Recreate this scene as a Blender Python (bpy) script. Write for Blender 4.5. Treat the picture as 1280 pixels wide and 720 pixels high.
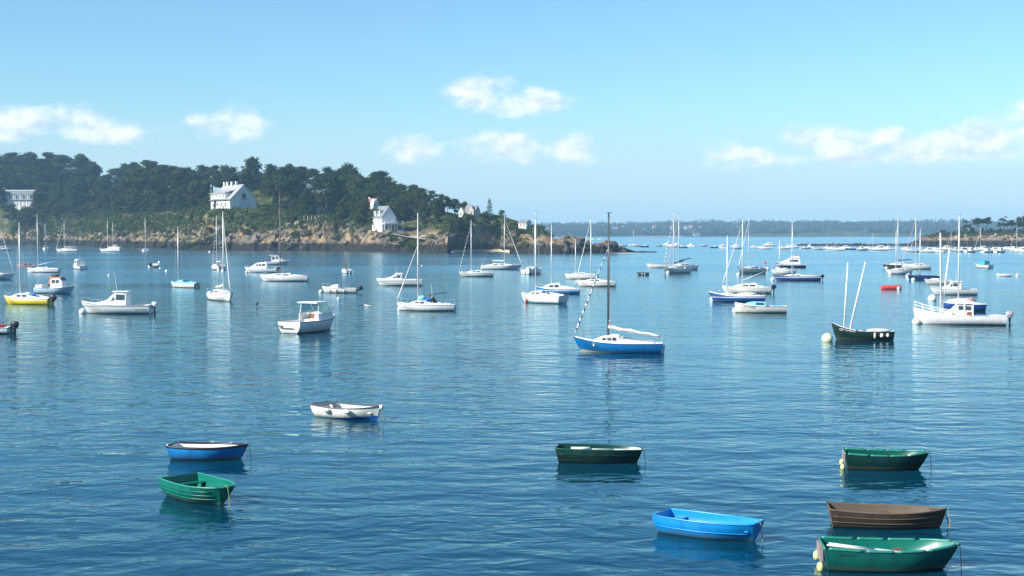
import bpy, bmesh, math, random
from mathutils import Vector, Matrix, noise
R = math.radians
random.seed(7)
for o in list(bpy.data.objects): bpy.data.objects.remove(o)
SC = bpy.context.scene
COL = SC.collection

# ------------------------------------------------------------------ camera
CH, FPX, HOR = 7.9, 1758.0, 291.0
cam = bpy.data.cameras.new('camera'); camo = bpy.data.objects.new('camera', cam); COL.objects.link(camo)
cam.sensor_width = 36.0; cam.lens = FPX / 1280 * 36.0; cam.clip_end = 40000; cam.clip_start = .1
PITCH = math.atan((360 - HOR) / FPX)
camo.location = (0, 0, CH); camo.rotation_euler = (R(90) - PITCH, 0, 0)
SC.camera = camo

# ------------------------------------------------------------------ sky
SUN = Vector((-.73, -.42, .54)).normalized()
SUN_EL = math.asin(SUN.z); SUN_AZ = math.atan2(SUN.x, SUN.y)
world = bpy.data.worlds.new('World'); SC.world = world; world.use_nodes = True
wn, wl = world.node_tree.nodes, world.node_tree.links
wn.clear()
def N(t, **k):
    n = wn.new(t)
    for a, b in k.items(): setattr(n, a, b)
    return n
def wm(op, a, b=None, c=None):
    n = N('ShaderNodeMath', operation=op)
    for i, q in enumerate((a, b, c)):
        if q is None: continue
        if isinstance(q, (int, float)): n.inputs[i].default_value = q
        else: wl.new(q, n.inputs[i])
    return n.outputs[0]
sky = N('ShaderNodeTexSky', sky_type='NISHITA', sun_disc=False, sun_elevation=SUN_EL, sun_rotation=SUN_AZ,
        altitude=0.0, air_density=1.0, dust_density=.35, ozone_density=3.0)
tc = N('ShaderNodeTexCoord'); sx = N('ShaderNodeSeparateXYZ'); wl.new(tc.outputs['Generated'], sx.inputs[0])
az = wm('ARCTAN2', sx.outputs[0], sx.outputs[1])
el = wm('ARCSINE', sx.outputs[2])
U = wm('MULTIPLY', az, FPX); V = wm('MULTIPLY', el, FPX)          # sky angles, 1758 units to the radian
cv = N('ShaderNodeCombineXYZ'); wl.new(U, cv.inputs[0]); wl.new(V, cv.inputs[1])
nz = N('ShaderNodeTexNoise'); nz.inputs['Scale'].default_value = .021; nz.inputs['Detail'].default_value = 7; nz.inputs['Roughness'].default_value = .58
mp = N('ShaderNodeMapping'); mp.inputs['Scale'].default_value = (1, 1.55, 1); wl.new(cv.outputs[0], mp.inputs[0]); wl.new(mp.outputs[0], nz.inputs['Vector'])
def blob(px, py, ru, rv):
    a = wm('DIVIDE', wm('SUBTRACT', U, px - 640), ru); b = wm('DIVIDE', wm('SUBTRACT', V, HOR - py), rv)
    d = wm('ADD', wm('MULTIPLY', a, a), wm('MULTIPLY', b, b))
    return wm('MAXIMUM', wm('SUBTRACT', 1.0, wm('MULTIPLY', d, .72)), -1.0)
clouds = [(50,163,62,20),(108,159,48,21),(160,168,45,16),(292,160,42,23),(600,118,52,23),(655,130,62,18),(515,188,36,19),
          (638,184,58,21),(722,188,34,20),(905,193,28,20),(940,197,28,13),(1015,178,48,19),(1097,181,42,18),(1168,184,55,18),
          (1222,176,44,20),(1268,168,58,36),(1110,199,150,13),(1190,196,90,14),(1340,160,80,44),(1420,172,60,24),(-60,172,80,22),(-190,150,60,24)]
acc = None
for c in clouds:
    b = blob(*c); acc = b if acc is None else wm('MAXIMUM', acc, b)
# the same low cumulus band goes on all round the horizon
n2 = N('ShaderNodeTexNoise'); n2.inputs['Scale'].default_value = .006; n2.inputs['Detail'].default_value = 3; wl.new(mp.outputs[0], n2.inputs['Vector'])
rest = wm('SUBTRACT', wm('MULTIPLY', n2.outputs[0], 3.2), 1.35)
dv = wm('DIVIDE', wm('SUBTRACT', V, 120.0), 62.0)
rest = wm('SUBTRACT', rest, wm('MULTIPLY', dv, dv))
outside = N('ShaderNodeMapRange'); wl.new(wm('ABSOLUTE', U), outside.inputs[0]); outside.inputs[1].default_value = 800; outside.inputs[2].default_value = 1000; outside.inputs[3].default_value = -1; outside.inputs[4].default_value = 0
acc = wm('MAXIMUM', acc, wm('ADD', rest, outside.outputs[0]))
dens = wm('ADD', wm('MULTIPLY', acc, .85), wm('MULTIPLY', wm('SUBTRACT', nz.outputs[0], .5), 2.4))
cm = N('ShaderNodeMapRange', interpolation_type='SMOOTHSTEP'); wl.new(dens, cm.inputs[0]); cm.inputs[1].default_value = -.05; cm.inputs[2].default_value = 1.05; cm.inputs[4].default_value = .88
# soft veil of grey haze-cloud under the cumulus on both sides
ramp = N('ShaderNodeMapRange', interpolation_type='SMOOTHSTEP'); wl.new(V, ramp.inputs[0]); ramp.inputs[1].default_value = 175; ramp.inputs[2].default_value = 30; ramp.inputs[3].default_value = 0; ramp.inputs[4].default_value = .72
veil = N('ShaderNodeMixRGB'); veil.inputs[2].default_value = (3.6, 4.75, 5.6, 1); wl.new(ramp.outputs[0], veil.inputs[0])
tint = N('ShaderNodeMixRGB', blend_type='MULTIPLY'); tint.inputs[0].default_value = 1; tint.inputs[2].default_value = (.73, .96, 1.04, 1)
wl.new(sky.outputs[0], tint.inputs[1]); wl.new(tint.outputs[0], veil.inputs[1])
nz3 = N('ShaderNodeTexNoise'); nz3.inputs['Scale'].default_value = .021; nz3.inputs['Detail'].default_value = 4; nz3.inputs['Roughness'].default_value = .55
mp3 = N('ShaderNodeMapping'); mp3.inputs['Scale'].default_value = (1, 1.55, 1); mp3.inputs['Location'].default_value = (-9, 16, 0); wl.new(cv.outputs[0], mp3.inputs[0]); wl.new(mp3.outputs[0], nz3.inputs['Vector'])
shd = N('ShaderNodeMapRange'); wl.new(wm('SUBTRACT', nz3.outputs[0], nz.outputs[0]), shd.inputs[0]); shd.inputs[1].default_value = -.12; shd.inputs[2].default_value = .16
ccol = N('ShaderNodeMixRGB'); wl.new(shd.outputs[0], ccol.inputs[0]); ccol.inputs[1].default_value = (7.2, 7.3, 7.4, 1); ccol.inputs[2].default_value = (4.6, 5.3, 6.2, 1)
mix = N('ShaderNodeMixRGB'); wl.new(ccol.outputs[0], mix.inputs[2]); wl.new(cm.outputs[0], mix.inputs[0]); wl.new(veil.outputs[0], mix.inputs[1])
bg = N('ShaderNodeBackground'); bg.inputs['Strength'].default_value = .10; wl.new(mix.outputs[0], bg.inputs[0])
wo = N('ShaderNodeOutputWorld'); wl.new(bg.outputs[0], wo.inputs[0])

# ------------------------------------------------------------------ sun
sl = bpy.data.lights.new('sun', 'SUN'); sl.energy = 5.0; sl.angle = R(.5); sl.color = (1, .95, .87)
so = bpy.data.objects.new('sun', sl); COL.objects.link(so); so.rotation_euler = SUN.to_track_quat('Z', 'Y').to_euler()

# ------------------------------------------------------------------ exposure / render
SC.view_settings.view_transform = 'Standard'; SC.view_settings.look = 'None'; SC.view_settings.exposure = 0.70; SC.view_settings.gamma = 1.0
SC.view_settings.use_curve_mapping = False
SC.cycles.use_denoising = True; SC.cycles.max_bounces = 6; SC.cycles.volume_bounces = 1; SC.cycles.diffuse_bounces = 3; SC.cycles.glossy_bounces = 3
SC.cycles.caustics_reflective = False; SC.cycles.caustics_refractive = False; SC.cycles.sample_clamp_indirect = 6

# ------------------------------------------------------------------ from the picture to places on the water
CP, SP = math.cos(PITCH), math.sin(PITCH)
def ray(px, py):
    a = (px - 640) / FPX; b = (360 - py) / FPX
    return Vector((a, CP + b * SP, -SP + b * CP))
def W(px, py):
    r = ray(px, py); t = CH / -r.z
    return Vector((r.x * t, r.y * t, 0))
def P3(px, py, Y):
    r = ray(px, py); t = Y / r.y
    return Vector((r.x * t, Y, CH + r.z * t))

# ------------------------------------------------------------------ materials
MATS = {}
def newmat(name):
    m = bpy.data.materials.new(name); m.use_nodes = True; m.node_tree.nodes.clear(); return m
def nd(m, t, **k):
    n = m.node_tree.nodes.new(t)
    for a, b in k.items(): setattr(n, a, b)
    return n
def lk(m, a, b): m.node_tree.links.new(a, b)
def out(m, bsdf):
    o = nd(m, 'ShaderNodeOutputMaterial'); lk(m, bsdf, o.inputs[0])
def paint(name, col, rough=.4, var=.14, scale=2.5, metal=0, spec=.5, bump=0.0):
    """plain surface with worn, slightly uneven colour"""
    if name in MATS: return MATS[name]
    m = newmat(name); p = nd(m, 'ShaderNodeBsdfPrincipled')
    t = nd(m, 'ShaderNodeTexCoord'); n = nd(m, 'ShaderNodeTexNoise'); n.inputs['Scale'].default_value = scale; n.inputs['Detail'].default_value = 6
    lk(m, t.outputs['Object'], n.inputs['Vector'])
    r = nd(m, 'ShaderNodeMapRange'); lk(m, n.outputs[0], r.inputs[0]); r.inputs[1].default_value = .3; r.inputs[2].default_value = .7
    r.inputs[3].default_value = 1 - var; r.inputs[4].default_value = 1 + var * .4
    mx = nd(m, 'ShaderNodeMixRGB', blend_type='MULTIPLY'); mx.inputs[0].default_value = 1; mx.inputs[1].default_value = (*col, 1)
    lk(m, r.outputs[0], mx.inputs[2]); lk(m, mx.outputs[0], p.inputs['Base Color'])
    p.inputs['Roughness'].default_value = rough; p.inputs['Metallic'].default_value = metal; p.inputs['Specular IOR Level'].default_value = spec
    if bump:
        b = nd(m, 'ShaderNodeBump'); b.inputs['Strength'].default_value = bump; b.inputs['Distance'].default_value = .05; lk(m, n.outputs[0], b.inputs['Height']); lk(m, b.outputs[0], p.inputs['Normal'])
    out(m, p.outputs[0]); MATS[name] = m; return m
def hullmat(name, top, bot, zl=.04, tilt=0.0, stripe=None, sz=(.5, .58), rough=.32, grime=.5, wear=.16):
    """painted hull: topsides, antifouling below the boot line, an optional band, weed stain at the waterline"""
    if name in MATS: return MATS[name]
    m = newmat(name); p = nd(m, 'ShaderNodeBsdfPrincipled')
    t = nd(m, 'ShaderNodeTexCoord'); s = nd(m, 'ShaderNodeSeparateXYZ'); lk(m, t.outputs['Object'], s.inputs[0])
    def M(op, a, b):
        n = nd(m, 'ShaderNodeMath', operation=op)
        for i, q in enumerate((a, b)):
            if isinstance(q, (int, float)): n.inputs[i].default_value = q
            else: lk(m, q, n.inputs[i])
        return n.outputs[0]
    zz = M('SUBTRACT', s.outputs[2], M('MULTIPLY', s.outputs[0], tilt))
    no = nd(m, 'ShaderNodeTexNoise'); no.inputs['Scale'].default_value = 3; no.inputs['Detail'].default_value = 7
    mp_ = nd(m, 'ShaderNodeMapping'); mp_.inputs['Scale'].default_value = (1.6, 1.6, .5); lk(m, t.outputs['Object'], mp_.inputs[0]); lk(m, mp_.outputs[0], no.inputs['Vector'])
    rr = nd(m, 'ShaderNodeMapRange'); lk(m, no.outputs[0], rr.inputs[0]); rr.inputs[1].default_value = .32; rr.inputs[2].default_value = .72; rr.inputs[3].default_value = 1 + wear * .3; rr.inputs[4].default_value = 1 - wear
    c = nd(m, 'ShaderNodeMixRGB', blend_type='MULTIPLY'); c.inputs[0].default_value = 1; c.inputs[1].default_value = (*top, 1); lk(m, rr.outputs[0], c.inputs[2])
    cur = c.outputs[0]
    if wear >= .2:                                      # pale scuffs and chips
        n4 = nd(m, 'ShaderNodeTexNoise'); n4.inputs['Scale'].default_value = 7; n4.inputs['Detail'].default_value = 9; n4.inputs['Roughness'].default_value = .7; mp4 = nd(m, 'ShaderNodeMapping'); mp4.inputs['Scale'].default_value = (.6, 1, 1.6); lk(m, t.outputs['Object'], mp4.inputs[0]); lk(m, mp4.outputs[0], n4.inputs['Vector'])
        r4 = nd(m, 'ShaderNodeMapRange'); lk(m, n4.outputs[0], r4.inputs[0]); r4.inputs[1].default_value = .60; r4.inputs[2].default_value = .72; r4.inputs[4].default_value = .35
        q4 = nd(m, 'ShaderNodeMixRGB'); lk(m, r4.outputs[0], q4.inputs[0]); lk(m, cur, q4.inputs[1]); q4.inputs[2].default_value = (*[min(.8, c_ * 1.7 + .06) for c_ in top], 1); cur = q4.outputs[0]
    if stripe:
        k = M('MULTIPLY', M('GREATER_THAN', zz, sz[0]), M('LESS_THAN', zz, sz[1]))
        q = nd(m, 'ShaderNodeMixRGB'); lk(m, k, q.inputs[0]); lk(m, cur, q.inputs[1]); q.inputs[2].default_value = (*stripe, 1); cur = q.outputs[0]
    g = nd(m, 'ShaderNodeMapRange'); lk(m, M('ADD', zz, M('MULTIPLY', no.outputs[0], -.16)), g.inputs[0]); g.inputs[1].default_value = zl + .06; g.inputs[2].default_value = zl - .06; g.inputs[3].default_value = 0; g.inputs[4].default_value = grime
    q = nd(m, 'ShaderNodeMixRGB'); lk(m, g.outputs[0], q.inputs[0]); lk(m, cur, q.inputs[1]); q.inputs[2].default_value = (.16, .15, .09, 1); cur = q.outputs[0]
    k = M('LESS_THAN', zz, zl); q = nd(m, 'ShaderNodeMixRGB'); lk(m, k, q.inputs[0]); lk(m, cur, q.inputs[1]); q.inputs[2].default_value = (*bot, 1); cur = q.outputs[0]
    lk(m, cur, p.inputs['Base Color']); p.inputs['Roughness'].default_value = rough
    out(m, p.outputs[0]); MATS[name] = m; return m
def C(name): return MATS[name]
for nm, col, ro in (('gel', (.80, .80, .78), .3), ('cream', (.72, .69, .58), .4), ('greywhite', (.55, .58, .58), .4), ('black', (.015, .015, .018), .4), ('darkgrey', (.06, .065, .07), .45),
                    ('navy', (.012, .03, .11), .35), ('blue', (.012, .13, .46), .35), ('skyblue', (.22, .58, .72), .4), ('tarp_blue', (.02, .22, .62), .6), ('red', (.6, .05, .035), .4),
                    ('orange', (.62, .16, .07), .5), ('yellow', (.78, .62, .02), .35), ('teal', (.02, .35, .42), .5), ('wood', (.20, .075, .03), .5), ('oldwood', (.10, .07, .05), .75),
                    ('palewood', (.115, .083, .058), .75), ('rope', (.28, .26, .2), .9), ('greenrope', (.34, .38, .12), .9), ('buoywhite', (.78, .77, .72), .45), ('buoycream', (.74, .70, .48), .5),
                    ('floatyellow', (.75, .72, .25), .4), ('green', (.004, .15, .11), .33), ('greendark', (.008, .035, .028), .35), ('greendeep', (.002, .038, .030), .35), ('greenlight', (.02, .22, .155), .35),
                    ('greensea', (.003, .105, .082), .33), ('greenpool', (.003, .075, .056), .35), ('fender', (.74, .74, .70), .45), ('canvas', (.70, .68, .62), .8), ('padgrey', (.30, .24, .25), .7), ('brightblue', (.004, .24, .60), .3), ('brightblue2', (.01, .26, .66), .35),
                    ('grey', (.34, .35, .36), .4), ('skin', (.55, .28, .19), .6), ('hair', (.02, .013, .01), .7), ('cloth_dark', (.018, .015, .03), .8), ('cloth_grey', (.14, .15, .17), .8),
                    ('pink', (.68, .3, .28), .45), ('slate', (.20, .21, .215), .6), ('plaster', (.80, .79, .76), .8), ('stonewall', (.42, .38, .32), .9), ('rooftile', (.34, .16, .12), .8),
                    ('shutter', (.62, .66, .70), .6), ('paleslate', (.34, .34, .33), .6), ('tan', (.42, .34, .25), .7), ('brownmast', (.24, .11, .06), .5), ('gull_white', (.8, .8, .8), .7), ('gull_grey', (.25, .26, .28), .7)):
    paint(nm, col, ro)
paint('metal', (.62, .63, .64), .28, metal=.85); paint('mast', (.72, .73, .73), .38, metal=.25); paint('mastblack', (.02, .02, .024), .35)
def glassmat():
    m = newmat('glass'); p = nd(m, 'ShaderNodeBsdfPrincipled'); p.inputs['Base Color'].default_value = (.035, .055, .06, 1); p.inputs['Roughness'].default_value = .08; p.inputs['Specular IOR Level'].default_value = .8
    out(m, p.outputs[0]); MATS['glass'] = m
    m = newmat('clearglass'); a = nd(m, 'ShaderNodeBsdfTransparent'); a.inputs[0].default_value = (.78, .9, .9, 1); g = nd(m, 'ShaderNodeBsdfGlossy'); g.inputs['Roughness'].default_value = .03
    x = nd(m, 'ShaderNodeMixShader'); x.inputs[0].default_value = .12; lk(m, a.outputs[0], x.inputs[1]); lk(m, g.outputs[0], x.inputs[2]); out(m, x.outputs[0]); MATS['clearglass'] = m
glassmat()
WHT = (.80, .80, .78)

# ------------------------------------------------------------------ mesh helpers
class MB:
    def __init__(s): s.v = []; s.f = []; s.m = []
    def add(s, vs, fs, mi=0):
        o = len(s.v); s.v += [tuple(q) for q in vs]
        for f in fs: s.f.append(tuple(i + o for i in f)); s.m.append(mi)
        return s
    def box(s, x0, x1, y0, y1, z0, z1, mi=0):
        vs = [(x, y, z) for x in (x0, x1) for y in (y0, y1) for z in (z0, z1)]
        return s.add(vs, [(0, 1, 3, 2), (4, 6, 7, 5), (0, 4, 5, 1), (2, 3, 7, 6), (0, 2, 6, 4), (1, 5, 7, 3)], mi)
    def tube(s, pts, r, n=6, mi=0, spiral=None):
        pts = [Vector(p) for p in pts]; k = len(pts)
        rs = r if isinstance(r, (list, tuple)) else [r] * k
        o = len(s.v)
        for i, p in enumerate(pts):
            d = (pts[min(i + 1, k - 1)] - pts[max(i - 1, 0)]).normalized()
            a = d.orthogonal().normalized() if abs(d.z) > .99 else d.cross(Vector((0, 0, 1))).normalized()
            b = d.cross(a)
            for j in range(n):
                t = 2 * math.pi * j / n; s.v.append(tuple(p + (a * math.cos(t) + b * math.sin(t)) * rs[i]))
        for i in range(k - 1):
            for j in range(n):
                s.f.append((o + i * n + j, o + i * n + (j + 1) % n, o + (i + 1) * n + (j + 1) % n, o + (i + 1) * n + j))
                s.m.append(mi if spiral is None else (1 if (i * spiral + j / n) % 1 < .5 else 0))
        s.f.append(tuple(o + j for j in range(n))[::-1]); s.m.append(mi)
        s.f.append(tuple(o + (k - 1) * n + j for j in range(n))); s.m.append(mi)
        return s
    def loft(s, rings, closed=False, mi=0, cap0=False, cap1=False):
        o = len(s.v); n = len(rings[0])
        for r in rings: s.v += [tuple(p) for p in r]
        for i in range(len(rings) - 1):
            for j in range(n if closed else n - 1):
                k = (j + 1) % n
                s.f.append((o + i * n + j, o + i * n + k, o + (i + 1) * n + k, o + (i + 1) * n + j)); s.m.append(mi)
        if cap0: s.f.append(tuple(o + j for j in range(n))[::-1]); s.m.append(mi)
        if cap1: s.f.append(tuple(o + (len(rings) - 1) * n + j for j in range(n))); s.m.append(mi)
        return s
    def prism(s, poly, off, mi=0):
        n = len(poly); off = Vector(off); vs = [tuple(p) for p in poly] + [tuple(Vector(p) + off) for p in poly]
        fs = [tuple(range(n))[::-1], tuple(range(n, 2 * n))] + [(j, (j + 1) % n, n + (j + 1) % n, n + j) for j in range(n)]
        return s.add(vs, fs, mi)
    def ell(s, c, r, nu=10, nv=7, mi=0, e=1.0):
        rings = []
        for i in range(nv + 1):
            t = -math.pi / 2 + math.pi * i / nv; cz = math.sin(t); cr = max(math.cos(t), .02)
            sp = lambda q: math.copysign(abs(q) ** e, q)
            rings.append([(c[0] + r[0] * sp(cr) * sp(math.cos(2 * math.pi * j / nu)), c[1] + r[1] * sp(cr) * sp(math.sin(2 * math.pi * j / nu)), c[2] + r[2] * sp(cz)) for j in range(nu)])
        return s.loft(rings, True, mi, True, True)
    def mesh(s, name, mats, smooth=False):
        me = bpy.data.meshes.new(name); me.from_pydata(s.v, [], s.f)
        for mt in (mats if isinstance(mats, (list, tuple)) else [mats]): me.materials.append(C(mt) if isinstance(mt, str) else mt)
        me.polygons.foreach_set('material_index', s.m)
        if smooth: me.polygons.foreach_set('use_smooth', [True] * len(s.f))
        me.update()
        b = bmesh.new(); b.from_mesh(me); bmesh.ops.recalc_face_normals(b, faces=b.faces)
        b.to_mesh(me); b.free()
        return me
    def build(s, name, mats, parent=None, smooth=False, loc=None):
        o = bpy.data.objects.new(name, s.mesh(name, mats, smooth)); COL.objects.link(o)
        if parent: o.parent = parent
        if loc is not None: o.location = loc
        return o
def fast_mesh(name, v, f, mat, smooth=False):
    me = bpy.data.meshes.new(name); me.from_pydata(v, [], f)
    for mt in (mat if isinstance(mat, list) else [mat]): me.materials.append(mt)
    if smooth: me.polygons.foreach_set('use_smooth', [True] * len(f))
    me.update(); return me
def tag(o, label=None, cat=None, group=None, kind=None):
    if label: o['label'] = label
    if cat: o['category'] = cat
    if group: o['group'] = group
    if kind: o['kind'] = kind
    return o
def empty(name, loc, rz=0):
    o = bpy.data.objects.new(name, None); COL.objects.link(o); o.location = loc; o.rotation_euler = (0, 0, rz); o.empty_display_size = .2; return o
def copy_tree(o, parent=None):
    c = o.copy(); COL.objects.link(c); c.parent = parent
    for ch in o.children: copy_tree(ch, c)
    return c

# ------------------------------------------------------------------ water
def build_water():
    m = newmat('sea_water')
    t = nd(m, 'ShaderNodeTexCoord')
    def nz_(sx_, sy_, detail, rough=.5, dist=0.0, rot=0.0):
        mp_ = nd(m, 'ShaderNodeMapping'); mp_.inputs['Scale'].default_value = (sx_, sy_, 1); mp_.inputs['Rotation'].default_value = (0, 0, rot); lk(m, t.outputs['Object'], mp_.inputs[0])
        n = nd(m, 'ShaderNodeTexNoise'); n.inputs['Scale'].default_value = 1; n.inputs['Detail'].default_value = detail; n.inputs['Roughness'].default_value = rough; n.inputs['Distortion'].default_value = dist
        lk(m, mp_.outputs[0], n.inputs['Vector']); return n.outputs[0]
    def M(op, a, b):
        n = nd(m, 'ShaderNodeMath', operation=op)
        for i, q in enumerate((a, b)):
            if isinstance(q, (int, float)): n.inputs[i].default_value = q
            else: lk(m, q, n.inputs[i])
        return n.outputs[0]
    swell = nz_(.22, .36, 2, .5, .4, R(8)); rip = nz_(.85, 1.2, 2, .5, .5, R(-7)); fine = nz_(3.0, 4.2, 2, .5, .3, R(5))
    gust = nz_(.006, .022, 3, .55, .3, R(4))
    gr = nd(m, 'ShaderNodeMapRange'); lk(m, gust, gr.inputs[0]); gr.inputs[1].default_value = .35; gr.inputs[2].default_value = .68; gr.inputs[3].default_value = .4; gr.inputs[4].default_value = 1.5
    h = M('ADD', M('MULTIPLY', swell, .12), M('MULTIPLY', gr.outputs[0], M('ADD', M('MULTIPLY', rip, .062), M('MULTIPLY', fine, .006))))
    b = nd(m, 'ShaderNodeBump'); b.inputs['Strength'].default_value = 1; b.inputs['Distance'].default_value = 1.0; lk(m, h, b.inputs['Height'])
    d = nd(m, 'ShaderNodeBsdfDiffuse'); d.inputs[0].default_value = (.0005, .038, .068, 1)
    g = nd(m, 'ShaderNodeBsdfGlossy'); g.inputs[0].default_value = (.74, .95, 1, 1); lk(m, b.outputs[0], g.inputs['Normal'])
    f = nd(m, 'ShaderNodeFresnel'); f.inputs[0].default_value = 1.34; lk(m, b.outputs[0], f.inputs['Normal'])
    sy = nd(m, 'ShaderNodeSeparateXYZ'); lk(m, t.outputs['Object'], sy.inputs[0])          # the open bay is ruffled by more wind than the sheltered quay side
    ro = nd(m, 'ShaderNodeMapRange', interpolation_type='SMOOTHSTEP'); lk(m, sy.outputs[1], ro.inputs[0]); ro.inputs[1].default_value = 20; ro.inputs[2].default_value = 320; ro.inputs[3].default_value = .035; ro.inputs[4].default_value = .16; lk(m, M('MAXIMUM', M('ADD', ro.outputs[0], M('MULTIPLY', M('SUBTRACT', gust, .5), .22)), .03), g.inputs['Roughness'])
    x = nd(m, 'ShaderNodeMixShader'); lk(m, f.outputs[0], x.inputs[0]); lk(m, d.outputs[0], x.inputs[1]); lk(m, g.outputs[0], x.inputs[2]); out(m, x.outputs[0])
    mb = MB(); X = 7000; ys = (-1500, 6500)
    mb.add([(-X, ys[0], 0), (X, ys[0], 0), (X, ys[1], 0), (-X, ys[1], 0)], [(0, 1, 2, 3)])
    o = mb.build('sea_water', m); o['kind'] = 'structure'
build_water()

# ------------------------------------------------------------------ ground materials
def ground_mat(name, grass=(.055, .066, .024), rocks=((.25, .178, .102), (.15, .13, .105)), dark=(.028, .026, .022), tide=3.6, zgrass=9.0, far=False):
    m = newmat(name); p = nd(m, 'ShaderNodeBsdfDiffuse')
    g = nd(m, 'ShaderNodeNewGeometry'); s = nd(m, 'ShaderNodeSeparateXYZ'); lk(m, g.outputs['Position'], s.inputs[0])
    nn = nd(m, 'ShaderNodeSeparateXYZ'); lk(m, g.outputs['True Normal'], nn.inputs[0])
    def nz_(sc, d=5, st=(1, 1, 1)):
        mp_ = nd(m, 'ShaderNodeMapping'); mp_.inputs['Scale'].default_value = st; lk(m, g.outputs['Position'], mp_.inputs[0])
        n = nd(m, 'ShaderNodeTexNoise'); n.inputs['Scale'].default_value = sc; n.inputs['Detail'].default_value = d; lk(m, mp_.outputs[0], n.inputs['Vector']); return n.outputs[0]
    def rng(a, x0, x1, y0=0., y1=1.):
        r = nd(m, 'ShaderNodeMapRange'); lk(m, a, r.inputs[0]); r.inputs[1].default_value = x0; r.inputs[2].default_value = x1; r.inputs[3].default_value = y0; r.inputs[4].default_value = y1; return r.outputs[0]
    def mixc(f, a, b):
        x = nd(m, 'ShaderNodeMixRGB'); lk(m, f, x.inputs[0])
        for i, q in ((1, a), (2, b)):
            if isinstance(q, tuple): x.inputs[i].default_value = (*q, 1)
            else: lk(m, q, x.inputs[i])
        return x.outputs[0]
    def M(op, a, b):
        n = nd(m, 'ShaderNodeMath', operation=op)
        for i, q in enumerate((a, b)):
            if isinstance(q, (int, float)): n.inputs[i].default_value = q
            else: lk(m, q, n.inputs[i])
        return n.outputs[0]
    rk = mixc(rng(nz_(.09, 4), .42, .6), rocks[0], rocks[1])
    crack = rng(nz_(.55, 7, (1, 1, .5)), .35, .62, .45, 1.25)
    x = nd(m, 'ShaderNodeMixRGB', blend_type='MULTIPLY'); x.inputs[0].default_value = 1; lk(m, rk, x.inputs[1]); lk(m, crack, x.inputs[2]); rk = x.outputs[0]
    rk = mixc(rng(M('ADD', s.outputs[2], M('MULTIPLY', nz_(.3), 2.2)), tide + 1.6, tide + .4), rk, dark)
    gr = mixc(rng(nz_(.06, 5), .4, .62), grass, tuple(q * .6 for q in grass[:1]) + (grass[1] * .75, grass[2] * .8))
    gr = mixc(rng(nz_(.22, 5), .55, .72), gr, (.16, .13, .06))
    k = M('MULTIPLY', rng(M('ADD', s.outputs[2], M('MULTIPLY', nz_(.12), 8)), zgrass + 2, zgrass + 5), rng(nn.outputs[2], .45, .62))
    lk(m, mixc(k, rk, gr), p.inputs[0])
    out(m, p.outputs[0]); MATS[name] = m; return m
ground_mat('headland_ground'); ground_mat('islet_ground', zgrass=7.0, rocks=((.30, .20, .115), (.17, .15, .13)))
ground_mat('reef_rock', zgrass=90, rocks=((.15, .12, .09), (.11, .095, .08)), tide=.7)
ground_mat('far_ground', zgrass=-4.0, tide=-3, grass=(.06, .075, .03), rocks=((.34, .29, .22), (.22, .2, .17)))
paint('sand', (.52, .44, .31), .95, scale=.4); paint('track', (.36, .31, .24), .95, scale=.5)
def rockmat(name, a, b, dark=(.03, .028, .024), tide=1.6):
    m = newmat(name); p = nd(m, 'ShaderNodeBsdfDiffuse'); g = nd(m, 'ShaderNodeNewGeometry'); s = nd(m, 'ShaderNodeSeparateXYZ'); lk(m, g.outputs['Position'], s.inputs[0])
    n = nd(m, 'ShaderNodeTexNoise'); n.inputs['Scale'].default_value = .5; n.inputs['Detail'].default_value = 7; lk(m, g.outputs['Position'], n.inputs['Vector'])
    oi = nd(m, 'ShaderNodeObjectInfo')
    x = nd(m, 'ShaderNodeMixRGB'); lk(m, oi.outputs['Random'], x.inputs[0]); x.inputs[1].default_value = (*a, 1); x.inputs[2].default_value = (*b, 1)
    r = nd(m, 'ShaderNodeMapRange'); lk(m, n.outputs[0], r.inputs[0]); r.inputs[1].default_value = .35; r.inputs[2].default_value = .65; r.inputs[3].default_value = .6; r.inputs[4].default_value = 1.25
    y = nd(m, 'ShaderNodeMixRGB', blend_type='MULTIPLY'); y.inputs[0].default_value = 1; lk(m, x.outputs[0], y.inputs[1]); lk(m, r.outputs[0], y.inputs[2])
    a1 = nd(m, 'ShaderNodeMath', operation='MULTIPLY_ADD'); lk(m, n.outputs[0], a1.inputs[0]); a1.inputs[1].default_value = 2; lk(m, s.outputs[2], a1.inputs[2])
    t = nd(m, 'ShaderNodeMapRange'); lk(m, a1.outputs[0], t.inputs[0]); t.inputs[1].default_value = tide + 1.8; t.inputs[2].default_value = tide + .6
    z = nd(m, 'ShaderNodeMixRGB'); lk(m, t.outputs[0], z.inputs[0]); lk(m, y.outputs[0], z.inputs[1]); z.inputs[2].default_value = (*dark, 1)
    lk(m, z.outputs[0], p.inputs[0]); out(m, p.outputs[0]); MATS[name] = m
rockmat('rock_ochre', (.32, .235, .14), (.17, .15, .125), tide=3.2); rockmat('rock_grey', (.16, .13, .10), (.10, .088, .074), tide=2.2); rockmat('rock_dark', (.06, .055, .045), (.10, .085, .07), tide=.2)

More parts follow.
